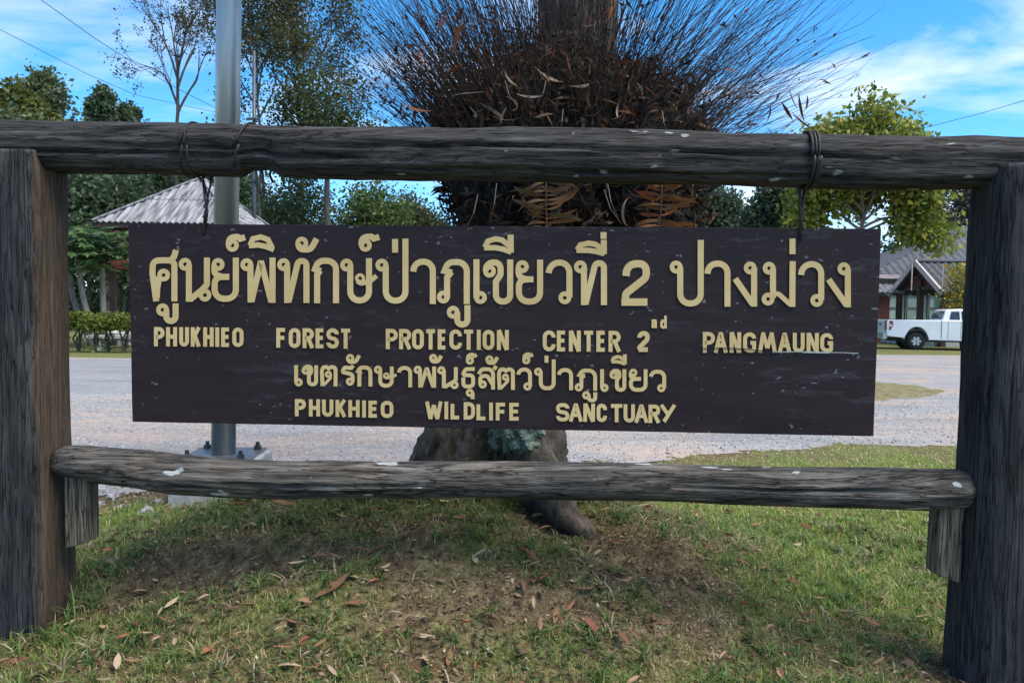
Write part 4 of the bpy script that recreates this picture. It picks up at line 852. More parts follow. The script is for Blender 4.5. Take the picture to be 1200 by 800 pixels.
for k in range(4):
    a, b = cs_[k], cs_[(k + 1) % 4]; m0 = .48
    for lo, hi, lift in ((0, m0 + .02, 0), (m0, .995, .035)):
        A, B = a + (apx - a) * lo, b + (apx - b) * lo; C_, D_ = b + (apx - b) * hi, a + (apx - a) * hi; up_ = np.array([0, 0, lift])
        # strips of constant eave position so that ribs run straight up the slope
        e = (b - a); L = np.linalg.norm(e); e = e / L; ribs = 24; mb = MB(); nrm = np.cross(e, apx - a); nrm /= np.linalg.norm(nrm)
        if nrm[2] < 0: nrm = -nrm
        mid = (a + b) / 2; sl_ = apx - mid; nn = ribs * 8; rowsv = []
        for i in range(nn + 1):
            s = -1 + 2 * i / nn; vmax = 1 - abs(s); l0 = min(lo, vmax); l1 = min(hi, vmax); h = .032 * math.cos(PI * ribs * s) * 1.0
            base = mid + e * s * L / 2
            rowsv.append((base + sl_ * l0 + nrm * h + up_, base + sl_ * l1 + nrm * h + up_))
        vs = [r[0] for r in rowsv] + [r[1] for r in rowsv] + [r[0] - nrm * .03 for r in rowsv]; m_ = nn + 1
        mb.add(vs, [(i, i + 1, m_ + i + 1, m_ + i) for i in range(nn)] + [(i, 2 * m_ + i, 2 * m_ + i + 1, i + 1) for i in range(nn)])
        mb.build('roof_sheet', M['roof_white'], pav)
    mb = MB(); mb.bar(a + np.array([0, 0, .05]), apx + np.array([0, 0, .07]), .20, .06); mb.build('hip_cap', M['roof_white'], pav)
    mb = MB(); i1 = (a + (apx - a) * .03) - np.array([0, 0, .17]); i2 = (b + (apx - b) * .03) - np.array([0, 0, .17]); mb.bar(i1, i2, .05, .2); mb.build('fascia', M['dark_wood'], pav)
    pc = a + (apx - a) * .18; mb = MB(); mb.box((pc[0], pc[1], ez / 2 + .1), (.2, .2, ez + .3)); mb.build('post', M['dark_wood'], pav)
    q = b + (apx - b) * .18; mb = MB(); mb.bar((pc[0], pc[1], 2.95), (q[0], q[1], 2.95), .1, .22); mb.build('tie_beam', M['redwood'], pav)
mb = MB(); mb.box((xc, PD + D2 / 2, .2), (2 * hw_ * .8, D2 * .8, .5)); mb.build('floor', M['concrete'], pav)
mb = MB(); frustum(mb, (apx[0], apx[1]), apx[2] - .05, apx[2] + .22, .22, .12, 8); mb.build('finial', M['roof_white'], pav)
bx_ = at(128, 308, PD + .2); mb = MB(); mb.bar(bx_, (bx_[0] + 1.6, bx_[1] + .1, bx_[2] + .02), .12, .2); mb.build('bracket_beam', M['redwood'], pav)

# ------------------------------------------------------------------ trees, shrubs
GREENS = [(.045, .075, .02), (.06, .10, .028), (.03, .055, .016), (.075, .115, .03)]
def make_tree(px, py_top, Y, width_px, label, leaf=(.18, .32), per=10, lv=3, cols=GREENS, trunk_frac=.35, spread=.7, up_=.9, mat_b='bark_far', group=None, spreadP=.35, droop=0, name='tree', keep=1, thick=None, bend=.25, nmain=6, py_low=None, cat='tree', ratio=(.6, .8), smooth_up=0.3, lean=0.0, zmin=None):
    b = at(px, 400, Y); base = np.array([b[0], Y, 0.0]); H = at(px, py_top, Y)[2]; wr = width_px / F * Y / 2
    low = at(px, py_low, Y)[2] if py_low else H * trunk_frac
    t = empty(name, base); tag(t, label, cat, group); mb = MB(); tips = []
    th = thick or H * .022; pts = [base + np.array([lean * k / 6 + random.gauss(0, .015 * H) * (k > 0), random.gauss(0, .01 * H) * (k > 0), -0.2 * (k == 0) + (low + (H - low) * .55) * k / 6]) for k in range(7)]
    mb.tube(pts, [th * (1.25 - .12 * k if k else 1.45) for k in range(7)], 8, cap=False)
    top = Vector(pts[-1]); L0 = min((H - top[2]) * .75, wr * 1.2)
    for k in range(nmain):
        a = k * 2.4 + random.random(); u = .45 + .55 * k / max(1, nmain - 1)
        zt_ = low + (top[2] - low) * u; i = min(5.99, zt_ / top[2] * 6); p = Vector(pts[int(i)]).lerp(Vector(pts[int(i) + 1]), i - int(i))
        v = Vector((math.cos(a), math.sin(a) * .8, up_ * (.5 + .8 * u)))
        limb(mb, p, v, max(wr * .55, L0 * .8) * random.uniform(.85, 1.1), th * .5, lv - 1, tips, spread, 5, droop, keep, bend, ratio)
    limb(mb, top, (random.gauss(0, .2), random.gauss(0, .2), 1), L0 * .8, th * .5, lv - 1, tips, spread, 5, droop, keep, bend, ratio)
    A = np.array(mb.v); Tp = np.array([np.array(q[0]) for q in tips]); kz = H / (np.percentile(Tp[:, 2], 98) + .5 * spreadP); kx = wr / (np.percentile(np.abs(Tp[:, 0] - base[0]), 95) + .5 * spreadP)
    def fit(Q): Q = Q.copy(); Q[:, 2] *= np.where(Q[:, 2] > 0, kz, 1); Q[:, :2] = base[:2] + (Q[:, :2] - base[:2]) * kx; return Q
    mb.v = [tuple(q) for q in fit(A)]
    mb.build('trunk', M[mat_b], t, True)
    if per:
        P = np.repeat(fit(Tp), per, 0); P = P + rng.normal(size=P.shape) * spreadP
        if zmin: P = P[P[:, 2] > zmin + .3 * np.sin(P[:, 0] * 3)]
        n = len(P); L = rng.uniform(leaf[0], leaf[1], n)
        C = pick_cols(n, cols, .22)
        quads_np('crown', leaf_quads(P, L, L * rng.uniform(.45, .7, n), np.array([0, 0, -smooth_up])), C, M['leaf'], t)
    return t
DARK = [(.056, .092, .044), (.075, .122, .053), (.105, .152, .073), (.038, .064, .032), (.15, .19, .12)]
WOOD_L = 'forest trees behind the pavilion'
# dense wood behind the pavilion, left
for i, (px, pt, Y, wd) in enumerate(((60, 150, 46, 120), (105, 190, 42, 90), (150, 185, 48, 110), (20, 170, 44, 100), (195, 200, 50, 100), (250, 180, 52, 110))):
    make_tree(px, pt, Y, wd, 'dense dark green forest tree standing behind the pavilion', (.24, .42), 10, 4, DARK, .12, .8, .6, group=WOOD_L, spreadP=.75, nmain=9, cat='tree', py_low=370)
make_tree(45, 98, 58, 62, 'dark round-topped tree rising above the beam over the left post', (.3, .5), 22, 4, DARK + [(.09, .10, .03)], .5, .7, .8, spreadP=.55, nmain=6, py_low=200)
make_tree(18, 112, 52, 70, 'yellow-green tree low above the beam at the left post', (.3, .5), 22, 4, [(.10, .11, .02), (.14, .14, .03), (.06, .085, .02)], .4, .7, .7, spreadP=.5, nmain=6, py_low=200)
make_tree(124, 106, 56, 26, 'slim pointed dark tree top rising just above the beam', (.25, .45), 10, 3, DARK, .5, .4, 1.3, spreadP=.22, nmain=8, py_low=170)
make_tree(152, 122, 58, 22, 'small sparse dark tree top beside the slim pointed one', (.25, .42), 6, 3, DARK, .5, .5, 1.1, spreadP=.22, nmain=6, py_low=175)
make_tree(208, -50, 46, 135, 'nearly leafless tree with many thin upright branches left of the metal pole', (.10, .2), 1, 6, [(.05, .055, .03), (.10, .06, .03), (.03, .04, .02)], .4, .5, 1.9, spreadP=.12, nmain=6, py_low=150, keep=0, bend=.16, ratio=(.66, .84), thick=.26)
make_tree(304, -60, 40, 110, 'tall thin-crowned tree with a dark trunk right behind the metal pole', (.13, .24), 3, 5, [(.06, .075, .03), (.045, .065, .025), (.10, .085, .04)], .3, .6, 1.1, spreadP=.5, nmain=8, py_low=190, thick=.2)
make_tree(352, -50, 44, 130, 'tall airy tree with small olive leaves right of the metal pole', (.13, .24), 3, 5, [(.06, .075, .028), (.05, .06, .025), (.12, .085, .045), (.035, .055, .02)], .3, .62, 1.0, spreadP=.55, nmain=9, py_low=200, thick=.24)
make_tree(382, 88, 40, 105, 'bushy olive green tree under the tall airy one', (.15, .26), 7, 4, [(.05, .07, .022), (.07, .09, .03), (.035, .052, .018)], .3, .8, .6, spreadP=.6, nmain=8, py_low=240)
make_tree(440, 224, 46, 70, 'low bright green tree seen between the beam and the sign', (.18, .3), 9, 4, [(.075, .12, .03), (.10, .14, .035), (.05, .09, .025)], .3, .8, .6, spreadP=.5, nmain=8, py_low=330)
make_tree(495, 240, 52, 64, 'low dull green tree beside the fern clump, far beyond the yard', (.2, .3), 9, 4, [(.06, .075, .03), (.09, .09, .04), (.045, .065, .025)], .3, .8, .6, spreadP=.5, nmain=8, py_low=330)
make_tree(345, 215, 44, 100, 'leafy undergrowth tree below the tall airy trees', (.18, .3), 7, 4, DARK + [(.09, .10, .03)], .2, .8, .6, spreadP=.6, nmain=8, py_low=330)
make_tree(838, 236, 60, 80, 'far hazy blue-green tree between fern clump and yellow-green tree', (.3, .5), 18, 4, [(.06, .095, .06), (.075, .11, .07), (.05, .08, .05)], .3, .8, .6, spreadP=.6, nmain=8, py_low=330)
make_tree(905, 222, 52, 60, 'dull dark green tree right behind the yellow-green tree', (.26, .44), 18, 4, [(.04, .065, .04), (.055, .08, .045)], .3, .8, .6, spreadP=.5, nmain=8, py_low=330)
make_tree(1005, 142, 33, 140, 'yellow-green broad-leaved tree in front of the dark-roofed building', (.2, .36), 9, 4, [(.23, .26, .045), (.17, .22, .04), (.34, .30, .05), (.10, .145, .03), (.20, .24, .045)], .35, .9, .55, 'bark_pale', spreadP=.34, nmain=20, py_low=318, thick=.15, zmin=4.3)
make_tree(1108, 205, 58, 90, 'thin bare-branched tree behind the dark roof', (.2, .34), 4, 5, [(.07, .07, .06), (.09, .08, .07)], .4, .7, .9, spreadP=.5, nmain=8, py_low=300, thick=.2)
# far wood closing the horizon: one mass
n = 26000; xx = rng.uniform(-75, 85, n); yy = rng.uniform(64, 74, n); hh = 5.5 + 2.2 * np.sin(xx * .21) + 1.4 * np.sin(xx * .53 + 1) + 1.0 * np.sin(xx * 1.3)
P = np.stack([xx, yy, rng.uniform(0, 1, n) ** .8 * hh], 1); L = rng.uniform(.5, 1.0, n)
tag(quads_np('far_wood', leaf_quads(P, L, L * .6), pick_cols(n, [(.04, .065, .035), (.055, .08, .045), (.03, .05, .028)]), M['leaf']), 'low far green wood closing off the view', 'wood', kind='stuff')

# two slim pale-trunked trees with big leaves in front of the wood
def papaya(px, base_py, top_py, Y, bendx, label):
    b = at(px, base_py, Y); t = empty('broad_leaf_tree', (b[0], Y, 0)); tag(t, label, 'tree'); z1 = at(px, top_py, Y)[2]; mb = MB()
    pts = [np.array([b[0] + bendx * (1 - k / 6) ** 2, Y, -.1 + (z1 + .1) * k / 6]) for k in range(7)]; mb.tube(pts, [.15, .11, .10, .09, .085, .08, .07], 8); tp = pts[-1]
    lv = []; cc = []
    for k in range(12): mb.tube([tp + np.array([0, 0, -.06 * k + .2]), tp + np.array([math.cos(k * 2.4) * .5, math.sin(k * 2.4) * .5, .45 - .06 * k]), tp + np.array([math.cos(k * 2.4), math.sin(k * 2.4), .35 - .1 * k])], [.02, .016, .01], 4, cap=False)
    mb.build('trunk', M['bark_pale'], t, True)
    for k in range(150):
        a = random.uniform(0, 2 * PI); r = random.uniform(.2, 1.15); c = tp + np.array([math.cos(a) * r, math.sin(a) * r, random.uniform(-.7, .55)])
        m_ = 7; u = rand_unit(1)[0] * .5 + np.array([math.cos(a), math.sin(a), -.4]); u /= np.linalg.norm(u); v = np.cross(u, [0, 0, 1]) + rng.normal(size=3) * .2; v /= np.linalg.norm(v)
        for q in range(-2, 3):
            dv = u * math.cos(q * .55) + v * math.sin(q * .55); nv = np.cross(dv, np.cross(u, v)); ln = random.uniform(.26, .42)
            lv.append([c, c + dv * ln * .55 + nv * .07, c + dv * ln, c + dv * ln * .55 - nv * .07]); cc.append(random.choice([(.055, .11, .03), (.08, .14, .045), (.035, .075, .025), (.10, .16, .07)]))
    quads_np('crown', np.array(lv), np.array(cc), M['leaf'], t)
papaya(92, 375, 290, 25.0, .75, 'slim pale curved trunk with large green leaves, second from the pavilion')
papaya(121, 378, 286, 25.6, 0.0, 'slim pale straight trunk with large green leaves right beside the pavilion')
papaya(78, 372, 290, 26.4, 1.0, 'slim leaning trunk with large green leaves half hidden by the post')

# clipped hedge shrubs along the road
for i, (px, hgt) in enumerate(((70, 44), (93, 46), (112, 42), (128, 45), (146, 44), (162, 45))):
    Y = 23.2 + .25 * (i % 2); b = ground(px, 420); x = at(px, 415, Y)[0]; t = empty('hedge_shrub', (x, Y, 0)); H = hgt / F * Y
    tag(t, 'clipped yellow-green shrub in the hedge row across the road', 'shrub', 'hedge shrubs across the road'); mb = MB()
    for k in range(4): mb.tube([(x + random.gauss(0, .03), Y, -.03), (x + random.gauss(0, .07), Y + random.gauss(0, .05), H * .35), (x + random.gauss(0, .22), Y + random.gauss(0, .15), H * .75)], [.035, .03, .018], 5)
    mb.build('stem', M['bark_far'], t); n = 1500; P = np.stack([x + rng.normal(size=n) * .19, Y + rng.uniform(-.3, .3, n), H * (.60 + .40 * rng.uniform(0, 1, n) ** .8)], 1) + rng.normal(size=(n, 3)) * .035
    n_b = 40; P[:n_b, 2] = rng.uniform(.0, .5, n_b) * H; P[:n_b, 0] = x + rng.normal(size=n_b) * .12
    quads_np('foliage', leaf_quads(P, rng.uniform(.07, .14, n), rng.uniform(.04, .07, n)), pick_cols(n, [(.16, .20, .036), (.22, .24, .04), (.11, .155, .03), (.08, .11, .025)]), M['leaf'], t)
# stone bench behind the hedge
bp = at(128, 398, 24.6); bt = empty('stone_bench', (bp[0], 24.6, 0)); tag(bt, 'grey slab bench behind the hedge row', 'bench')
mb = MB(); mb.box((bp[0] + .3, 24.6, .44), (1.9, .45, .09)); mb.build('seat', M['concrete'], bt)
for s in (-.6, .6): mb = MB(); mb.box((bp[0] + .3 + s, 24.6, .2), (.18, .36, .4)); mb.build('leg', M['concrete'], bt)
def rock(name, c, r, label, seed, group=None, mat='stone', sq=(1, 1, .7)):
    me = bpy.data.meshes.new(name); bm = bmesh.new(); bmesh.ops.create_icosphere(bm, subdivisions=2, radius=1)
    for v in bm.verts:
        k = 1 + .75 * mnoise.noise(v.co * 1.1 + Vector((seed, 0, 0))) + .35 * mnoise.noise(v.co * 3.5 + Vector((0, seed, 0))); v.co = Vector((v.co.x * k * sq[0], v.co.y * k * sq[1], v.co.z * k * sq[2])) * r
    bm.to_mesh(me); bm.free(); o = link(name, me, M[mat]); o.location = tuple(float(q) for q in c); o.rotation_euler = (0, 0, seed * 2.1); tag(o, label, 'stone', group); return o
rock('boulder', (at(140, 390, 25.6)[0], 25.6, .55), .42, 'rounded grey boulder behind the slab bench', 3.3, None, 'concrete')
rock('boulder', (at(152, 392, 26.2)[0], 26.2, .45), .36, 'smaller grey boulder beside the rounded one near the pavilion', 5.1, None, 'concrete')

# ------------------------------------------------------------------ utility pole and overhead wires
UP = at(298, 300, 31); ux = float(UP[0]); upo = empty('utility_pole', (ux, 31, 0)); tag(upo, 'slim dark utility pole beyond the metal pole', 'utility pole')
ztop = at(299, 60, 31)[2]; mb = MB(); mb.tube([(ux, 31, -.2), (ux, 31, ztop)], [.10, .065], 10); mb.build('shaft', M['bolt'], upo, True)
for py in (140, 150, 212): q = at(298, py, 31); mb = MB(); mb.box((ux, 30.92, q[2]), (.5, .09, .09)); mb.build('crossarm', M['bolt'], upo)
def wire(px, label, r=.011):
    pts = [at(*p) for p in px]; P = np.array(pts); T = np.linspace(0, 1, len(pts)); tt = np.linspace(0, 1, 24); mb = MB()
    mb.tube([[np.interp(t, T, P[:, k]) for k in range(3)] for t in tt], r, 4); tag(mb.build('overhead_wire', M['wire'], None), label, 'wire')
wire([(298, 150, 31), (200, 100, 29), (115, 48, 26), (48, 0, 23), (-60, -80, 20)], 'dark overhead wire climbing most steeply to the left from the utility pole', .012)
wire([(298, 141, 31), (160, 112, 28), (100, 86, 26), (10, 40, 23), (-90, -10, 20)], 'overhead wire climbing gently to the left from the utility pole', .009)
wire([(298, 212, 31), (190, 223, 29), (130, 218, 27), (84, 209, 25), (-40, 180, 21)], 'thin pale wire crossing in front of the wood above the pavilion', .008)
wire([(298, 212, 31), (345, 222, 32), (395, 240, 33), (470, 268, 35), (560, 300, 37)], 'thin wire dropping to the right from the utility pole', .008)
wire([(900, 172, 34), (1000, 166, 30), (1075, 152, 28), (1150, 133, 26), (1260, 100, 23)], 'thin grey wire rising beyond the right end of the beam', .010)

# ------------------------------------------------------------------ building on the right
bl = empty('building', (24, 44, 0)); tag(bl, 'low building with dark grey corrugated roof and gabled porch behind the truck', 'building')
def box_part(name, c, s, mat, parent=None): mb = MB(); mb.box(c, s); return mb.build(name, mat, parent or bl)
def ribbed(name, a, b, c, d, ribs, mat, amp=.035):
    """roof slope with raised ribs running from eave a-b to ridge d-c; a-d and b-c may slant"""
    a, b, c, d = [np.array(p, float) for p in (a, b, c, d)]; e = b - a; L = np.linalg.norm(e); e = e / L; nrm = np.cross(e, c - b if np.linalg.norm(c - d) > .1 else (c - (a + b) / 2)); nrm /= np.linalg.norm(nrm)
    if nrm[2] < 0: nrm = -nrm
    sd, scx = np.dot(d - a, e), np.dot(c - a, e); Hh = (d - a) - e * sd; n = ribs * 6; rows = []
    for i in range(n + 1):
        s = L * i / n
        v = 1.0
        if s < sd: v = s / sd
        elif s > scx: v = (L - s) / max(1e-6, L - scx)
        h = amp * math.cos(2 * PI * i / 6); p = a + e * s + nrm * h; rows.append((p, p + Hh * max(v, .001)))
    m_ = n + 1; vs = [r[0] for r in rows] + [r[1] for r in rows] + [r[0] - nrm * .08 for r in rows] + [r[1] - nrm * .08 for r in rows]; mb = MB()
    mb.add(vs, [(i, i + 1, m_ + i + 1, m_ + i) for i in range(n)] + [(i, 2 * m_ + i, 2 * m_ + i + 1, i + 1) for i in range(n)] + [(2 * m_ + i, 3 * m_ + i, 3 * m_ + i + 1, 2 * m_ + i + 1) for i in range(n)])
    return mb.build(name, mat, bl)
EA, RZ = 3.75, 7.3
ribbed('roof_slope', (19.6, 41, EA), (46, 41, EA), (39, 46, RZ), (28.6, 46, RZ), 60, M['roof_dark'])
ribbed('roof_slope', (46, 51, EA), (19.6, 51, EA), (28.6, 46, RZ), (39, 46, RZ), 60, M['roof_dark'])
ribbed('roof_slope', (19.6, 51, EA), (19.6, 41, EA), (28.6, 46, RZ), (28.6, 46, RZ), 24, M['roof_dark'])
ribbed('roof_slope', (46, 41, EA), (46, 51, EA), (39, 46, RZ), (39, 46, RZ), 24, M['roof_dark'])
box_part('eave_board', (32.8, 40.98, EA - .12), (26.2, .06, .22), M['trim_pink'])
box_part('wall', (33, 46.5, 1.85), (25, 8.6, 3.5), M['wall'])
box_part('wall_panel', (20.2, 41.9, 1.3), (2.2, .12, 2.6), M['redwood'])
# porch
gx, gz, gh, gy = 20.9, 2.85, 4.25, 38.0; hwp = 2.15
ribbed('porch_roof_slope', (gx - .3, gy - hwp - .3, gz - .18), (33, gy - hwp - .3, gz - .18), (33, gy, gh), (gx - .3, gy, gh), 34, M['roof_dark'], .04)
ribbed('porch_roof_slope', (33, gy + hwp + .3, gz - .18), (gx - .3, gy + hwp + .3, gz - .18), (gx - .3, gy, gh), (33, gy, gh), 34, M['roof_dark'], .04)
mb = MB(); mb.tube([(gx - .35, gy, gh + .05), (33, gy, gh + .05)], .11, 8); mb.build('ridge_cap', M['roof_dark'], bl)
for s in (-1, 1): mb = MB(); mb.bar((gx - .36, gy + s * (hwp + .35), gz - .25), (gx - .36, gy + s * .02, gh - .02), .09, .26); mb.build('barge_board', M['trim_pink'], bl)
for z, hwid in ((gz + .05, 1.9), (gz + .6, 1.05)): box_part('tie_beam', (gx, gy, z), (.12, 2 * hwid, .16), M['dark_wood'])
box_part('king_post', (gx, gy, (gz + gh) / 2 - .1), (.12, .16, gh - gz - .2), M['dark_wood'])
mb = MB(); mb.prism([(gx + .15, gy - hwp + .05, gz + .12), (gx + .15, gy + hwp - .05, gz + .12), (gx + .15, gy, gh - .16)], (.05, 0, 0)); mb.build('gable_panel', M['redwood'], bl)
for px_, py_ in ((gx, gy - hwp + .1), (gx, gy), (gx, gy + hwp - .1), (26.5, gy - hwp + .1), (32.5, gy - hwp + .1)): box_part('porch_post', (px_, py_, gz / 2), (.24, .24, gz + .1), M['dark_wood'])
box_part('floor_slab', (27, 38.6, .1), (13, 5, .3), M['concrete'])
for k in range(9):
    x = 21.6 + k * 1.25; f = box_part('window', (x, 42.02, 1.75), (1.18, .1, 2.5), M['wall'])
    for zz_, hh_ in ((1.2, 1.15), (2.45, 1.0)): mb = MB(); mb.box((x, 41.95, zz_), (1.0, .05, hh_)); mb.build('pane', M['teal_reflection'], f)
for k in range(4):
    y = 38.6 + k * .85; f = box_part('window', (26.0, y, 1.75), (.08, .8, 2.4), M['wall']); mb = MB(); mb.box((25.94, y, 1.8), (.05, .66, 2.1)); mb.build('pane', M['teal_reflection'], f)
ribbed('awning', (18.6, 39.6, 2.75), (20.9, 39.6, 2.75), (20.9, 41.2, 3.25), (18.6, 41.2, 3.25), 8, M['roof_white'], .04)
for x in (18.8, 20.7): box_part('awning_post', (x, 39.7, 1.35), (.1, .1, 2.7), M['dark_wood'])
for px_ in (21.2, 24.1): mb = MB(); q = at(1056 if px_ < 22 else 1091, 315, 36.5); mb.tube([(q[0], 35.5, 2.7), (q[0], 35.5, 4.0)], .03, 6); mb.build('gutter_pipe', M['trim_pink'], bl)

# yellow-leaved shrub beside the porch
sp_ = at(1128, 360, 34); t = empty('garden_shrub', (sp_[0], 34, 0)); tag(t, 'tall shrub with bright yellow leaves beside the porch', 'shrub'); mb = MB(); n = 2600
for k in range(7): mb.tube([(sp_[0], 34, -.05), (sp_[0] + random.gauss(0, .2), 34 + random.gauss(0, .2), 1.6), (sp_[0] + random.gauss(0, .45), 34 + random.gauss(0, .4), 3.3)], [.04, .03, .012], 5)
mb.build('stem', M['bark_far'], t); P = np.stack([sp_[0] + rng.normal(size=n) * .42, 34 + rng.normal(size=n) * .4, rng.uniform(.5, 3.9, n)], 1)
quads_np('foliage', leaf_quads(P, rng.uniform(.10, .2, n), rng.uniform(.06, .11, n)), pick_cols(n, [(.34, .25, .02), (.25, .22, .025), (.12, .15, .03), (.40, .28, .025)]), M['leaf'], t)

# ------------------------------------------------------------------ pickup truck
tk_p = ground(1064, 412); tk_o = at(1066, 405, 33.5)
truck = bpy.data.objects.new('pickup_truck', None); COL.objects.link(truck); tag(truck, 'white extended-cab pickup truck parked on the grass before the porch', 'pickup truck')
RAW = [False]
def zmap(z): return z if z <= .46 else (.46 + (z - .46) / .67 * .86 if z <= 1.13 else 1.32 + (z - 1.13) / .68 * .50)
def tpart(mb, name, mat, parent=None, smooth=False):
    if not RAW[0]: mb.v = [(x, y, zmap(z)) for x, y, z in mb.v]
    me_o = mb.build(name, mat, None, smooth); me_o.parent = parent or truck; return me_o
# local frame: x forward from the rear axle, y left, z up
HW = .92
def arch(cx, r, z0, n=12, rev=False): 
    a = [(cx + r * math.cos(t), z0 + r * math.sin(t)) for t in np.linspace(PI, 0, n)]; return a
prof = [(-1.22, .62), (-1.24, 1.05), (-1.20, 1.12), (0.98, 1.13), (1.0, 1.13), (3.0, 1.12), (3.95, 1.03), (4.06, .92), (4.10, .55), (4.0, .42)] + [(c[0], c[1]) for c in arch(3.22, .47, .40)[::-1]] + [(2.72, .40), (.56, .44)] + [(c[0], c[1]) for c in arch(0, .47, .42)[::-1]] + [(-.52, .50), (-1.2, .56)]
prof = prof[:10] + prof[10:]
mb = MB()
def side(prof, y): return [(p[0], y, p[1]) for p in prof]
mb.prism(side(prof, -HW), (0, 2 * HW, 0)); body = tpart(mb, 'body', M['white_paint']); bv = body.modifiers.new('b', 'BEVEL'); bv.width = .045; bv.segments = 3; bv.limit_method = 'ANGLE'; bv.angle_limit = R_(50)
mb = MB(); mb.prism([(1.02, -.87, 1.12), (1.20, -.74, 1.74), (1.35, -.72, 1.80), (2.25, -.71, 1.81), (2.45, -.73, 1.76), (3.15, -.86, 1.12)], (0, 0.001, 0))
# cab with tumblehome: two profile sides, bridged
lo = [(1.02, 1.12, .88), (1.18, 1.72, .75), (1.32, 1.795, .70), (1.8, 1.815, .69), (2.28, 1.80, .70), (2.46, 1.74, .74), (3.2, 1.12, .88)]
vs = [(x, -hw2, z) for x, z, hw2 in lo] + [(x, hw2, z) for x, z, hw2 in lo]; k_ = len(lo); mb = MB()
mb.add(vs, [tuple(range(k_)), tuple(range(2 * k_ - 1, k_ - 1, -1))] + [(i, k_ + i, k_ + (i + 1) % k_, (i + 1) % k_) for i in range(k_)])
cab = tpart(mb, 'cab', M['white_paint']); bv = cab.modifiers.new('b', 'BEVEL'); bv.width = .03; bv.segments = 2; bv.limit_method = 'ANGLE'; bv.angle_limit = R_(20)
def glass(pts, mat, name='window', par=None, th=.012):
    P = [np.array(p, float) for p in pts]; nrm = np.cross(P[1] - P[0], P[2] - P[0]); nrm /= np.linalg.norm(nrm); c = np.mean(P, 0)
    if np.dot(nrm, c - np.array([2.0, 0, 1.2])) < 0: nrm = -nrm
    mb = MB(); mb.prism([p - nrm * .02 for p in P], nrm * (.02 + th)); return tpart(mb, name, M[mat], par or cab)
for s in (-1, 1):
    RAW[0] = False
    yy_ = lambda z: s * (.88 - (z - 1.12) / .62 * .14)
    glass([(1.30, yy_(1.18), 1.18), (1.72, yy_(1.18), 1.18), (1.72, yy_(1.66), 1.66), (1.40, yy_(1.66), 1.66)], 'car_glass')
    glass([(1.80, yy_(1.18), 1.18), (2.86, yy_(1.18), 1.18), (2.42, yy_(1.66), 1.66), (1.80, yy_(1.66), 1.66)], 'car_glass')
    mb = MB(); mb.box((2.74, s * .98, 1.22), (.14, .2, .17)); tpart(mb, 'mirror', M['plastic'])
    for x0 in (1.76, 1.25): 
        mb = MB(); mb.box((x0, s * (HW + .001), .80), (.012, .012, .58)); tpart(mb, 'door_gap', M['plastic'])
    mb = MB(); mb.box((.985, s * (HW + .001), .80), (.022, .012, .62)); tpart(mb, 'bed_gap', M['plastic'])
    mb = MB(); mb.box((1.95, s * (HW + .012), .98), (.2, .035, .04)); tpart(mb, 'door_handle', M['plastic'])
    mb = MB(); mb.box((1.9, s * (HW - .05), .40), (2.1, .16, .07)); tpart(mb, 'side_step', M['plastic'])
    mb = MB(); mb.prism([(-1.25, s * (HW - .03), .76), (-1.06, s * (HW + .012), .78), (-.97, s * (HW + .012), .95), (-.98, s * (HW + .012), 1.08), (-1.25, s * (HW - .03), 1.10)], (0.0, s * .012, 0)); tl_ = tpart(mb, 'tail_light', M['red_lamp'])
    mb = MB(); mb.box((-1.248, s * (HW - .09), .93), (.04, .17, .32)); tpart(mb, 'lens', M['red_lamp'], tl_)
    mb = MB(); mb.box((-1.08, s * (HW + .016), .93), (.12, .03, .07)); tpart(mb, 'lens', M['white_lamp'], tl_)
    mb = MB(); mb.box((4.03, s * .72, .86), (.12, .36, .18)); tpart(mb, 'headlight', M['white_lamp'])
    RAW[0] = True
    for cx in (0.0, 3.22):
        mb = MB(); n = 28; prof_t = [(.20, -.11), (.34, -.12), (.375, -.09), (.385, -.03), (.385, .03), (.375, .09), (.34, .12), (.20, .11)]
        vs = [(cx + r * math.cos(2 * PI * i / n), s * .79 + o_, .385 + r * math.sin(2 * PI * i / n)) for i in range(n) for r, o_ in prof_t]; q = len(prof_t)
        mb.add(vs, [(i * q + j, i * q + j + 1, ((i + 1) % n) * q + j + 1, ((i + 1) % n) * q + j) for i in range(n) for j in range(q - 1)]); wh = tpart(mb, 'wheel', M['rubber'], None, True)
        mb = MB()
        for k in range(6):
            a = 2 * PI * k / 6; ca, sa = math.cos(a), math.sin(a); y0_ = s * (.79 + .085)
            vs = [(cx + ca * r - sa * w_, y0_ + dy, .385 + sa * r + ca * w_) for dy in (-.02, .02) for r, w_ in ((.03, -.045), (.235, -.06), (.235, .06), (.03, .045))]
            mb.add(vs, [(0, 1, 2, 3), (7, 6, 5, 4), (0, 4, 5, 1), (1, 5, 6, 2), (2, 6, 7, 3), (3, 7, 4, 0)])
        vs = [(cx + r * math.cos(2 * PI * i / n), s * .79 + s * o_, .385 + r * math.sin(2 * PI * i / n)) for i in range(n) for r, o_ in ((.255, .10), (.225, .10), (.225, -.05), (.0, -.05))]
        mb.add(vs, [(i * 4 + j, i * 4 + j + 1, ((i + 1) % n) * 4 + j + 1, ((i + 1) % n) * 4 + j) for i in range(n) for j in range(2)]); tpart(mb, 'rim', M['alloy'], wh)
        mb = MB(); mb.tube([(cx, s * .74, .385), (cx, s * .80, .385)], .235, 24); tpart(mb, 'brake_disc', M['plastic'], wh)
        mb = MB(); ar = arch(cx, .475, .41, 20); mb.tube([(x, s * (HW + .0), z) for x, z in ar], .028, 6); tpart(mb, 'arch_trim', M['plastic'])
        mb = MB(); mb.tube([(cx, s * .35, .42), (cx, s * .62, .42)], .46, 24); tpart(mb, 'wheel_well', M['plastic'])
RAW[0] = False
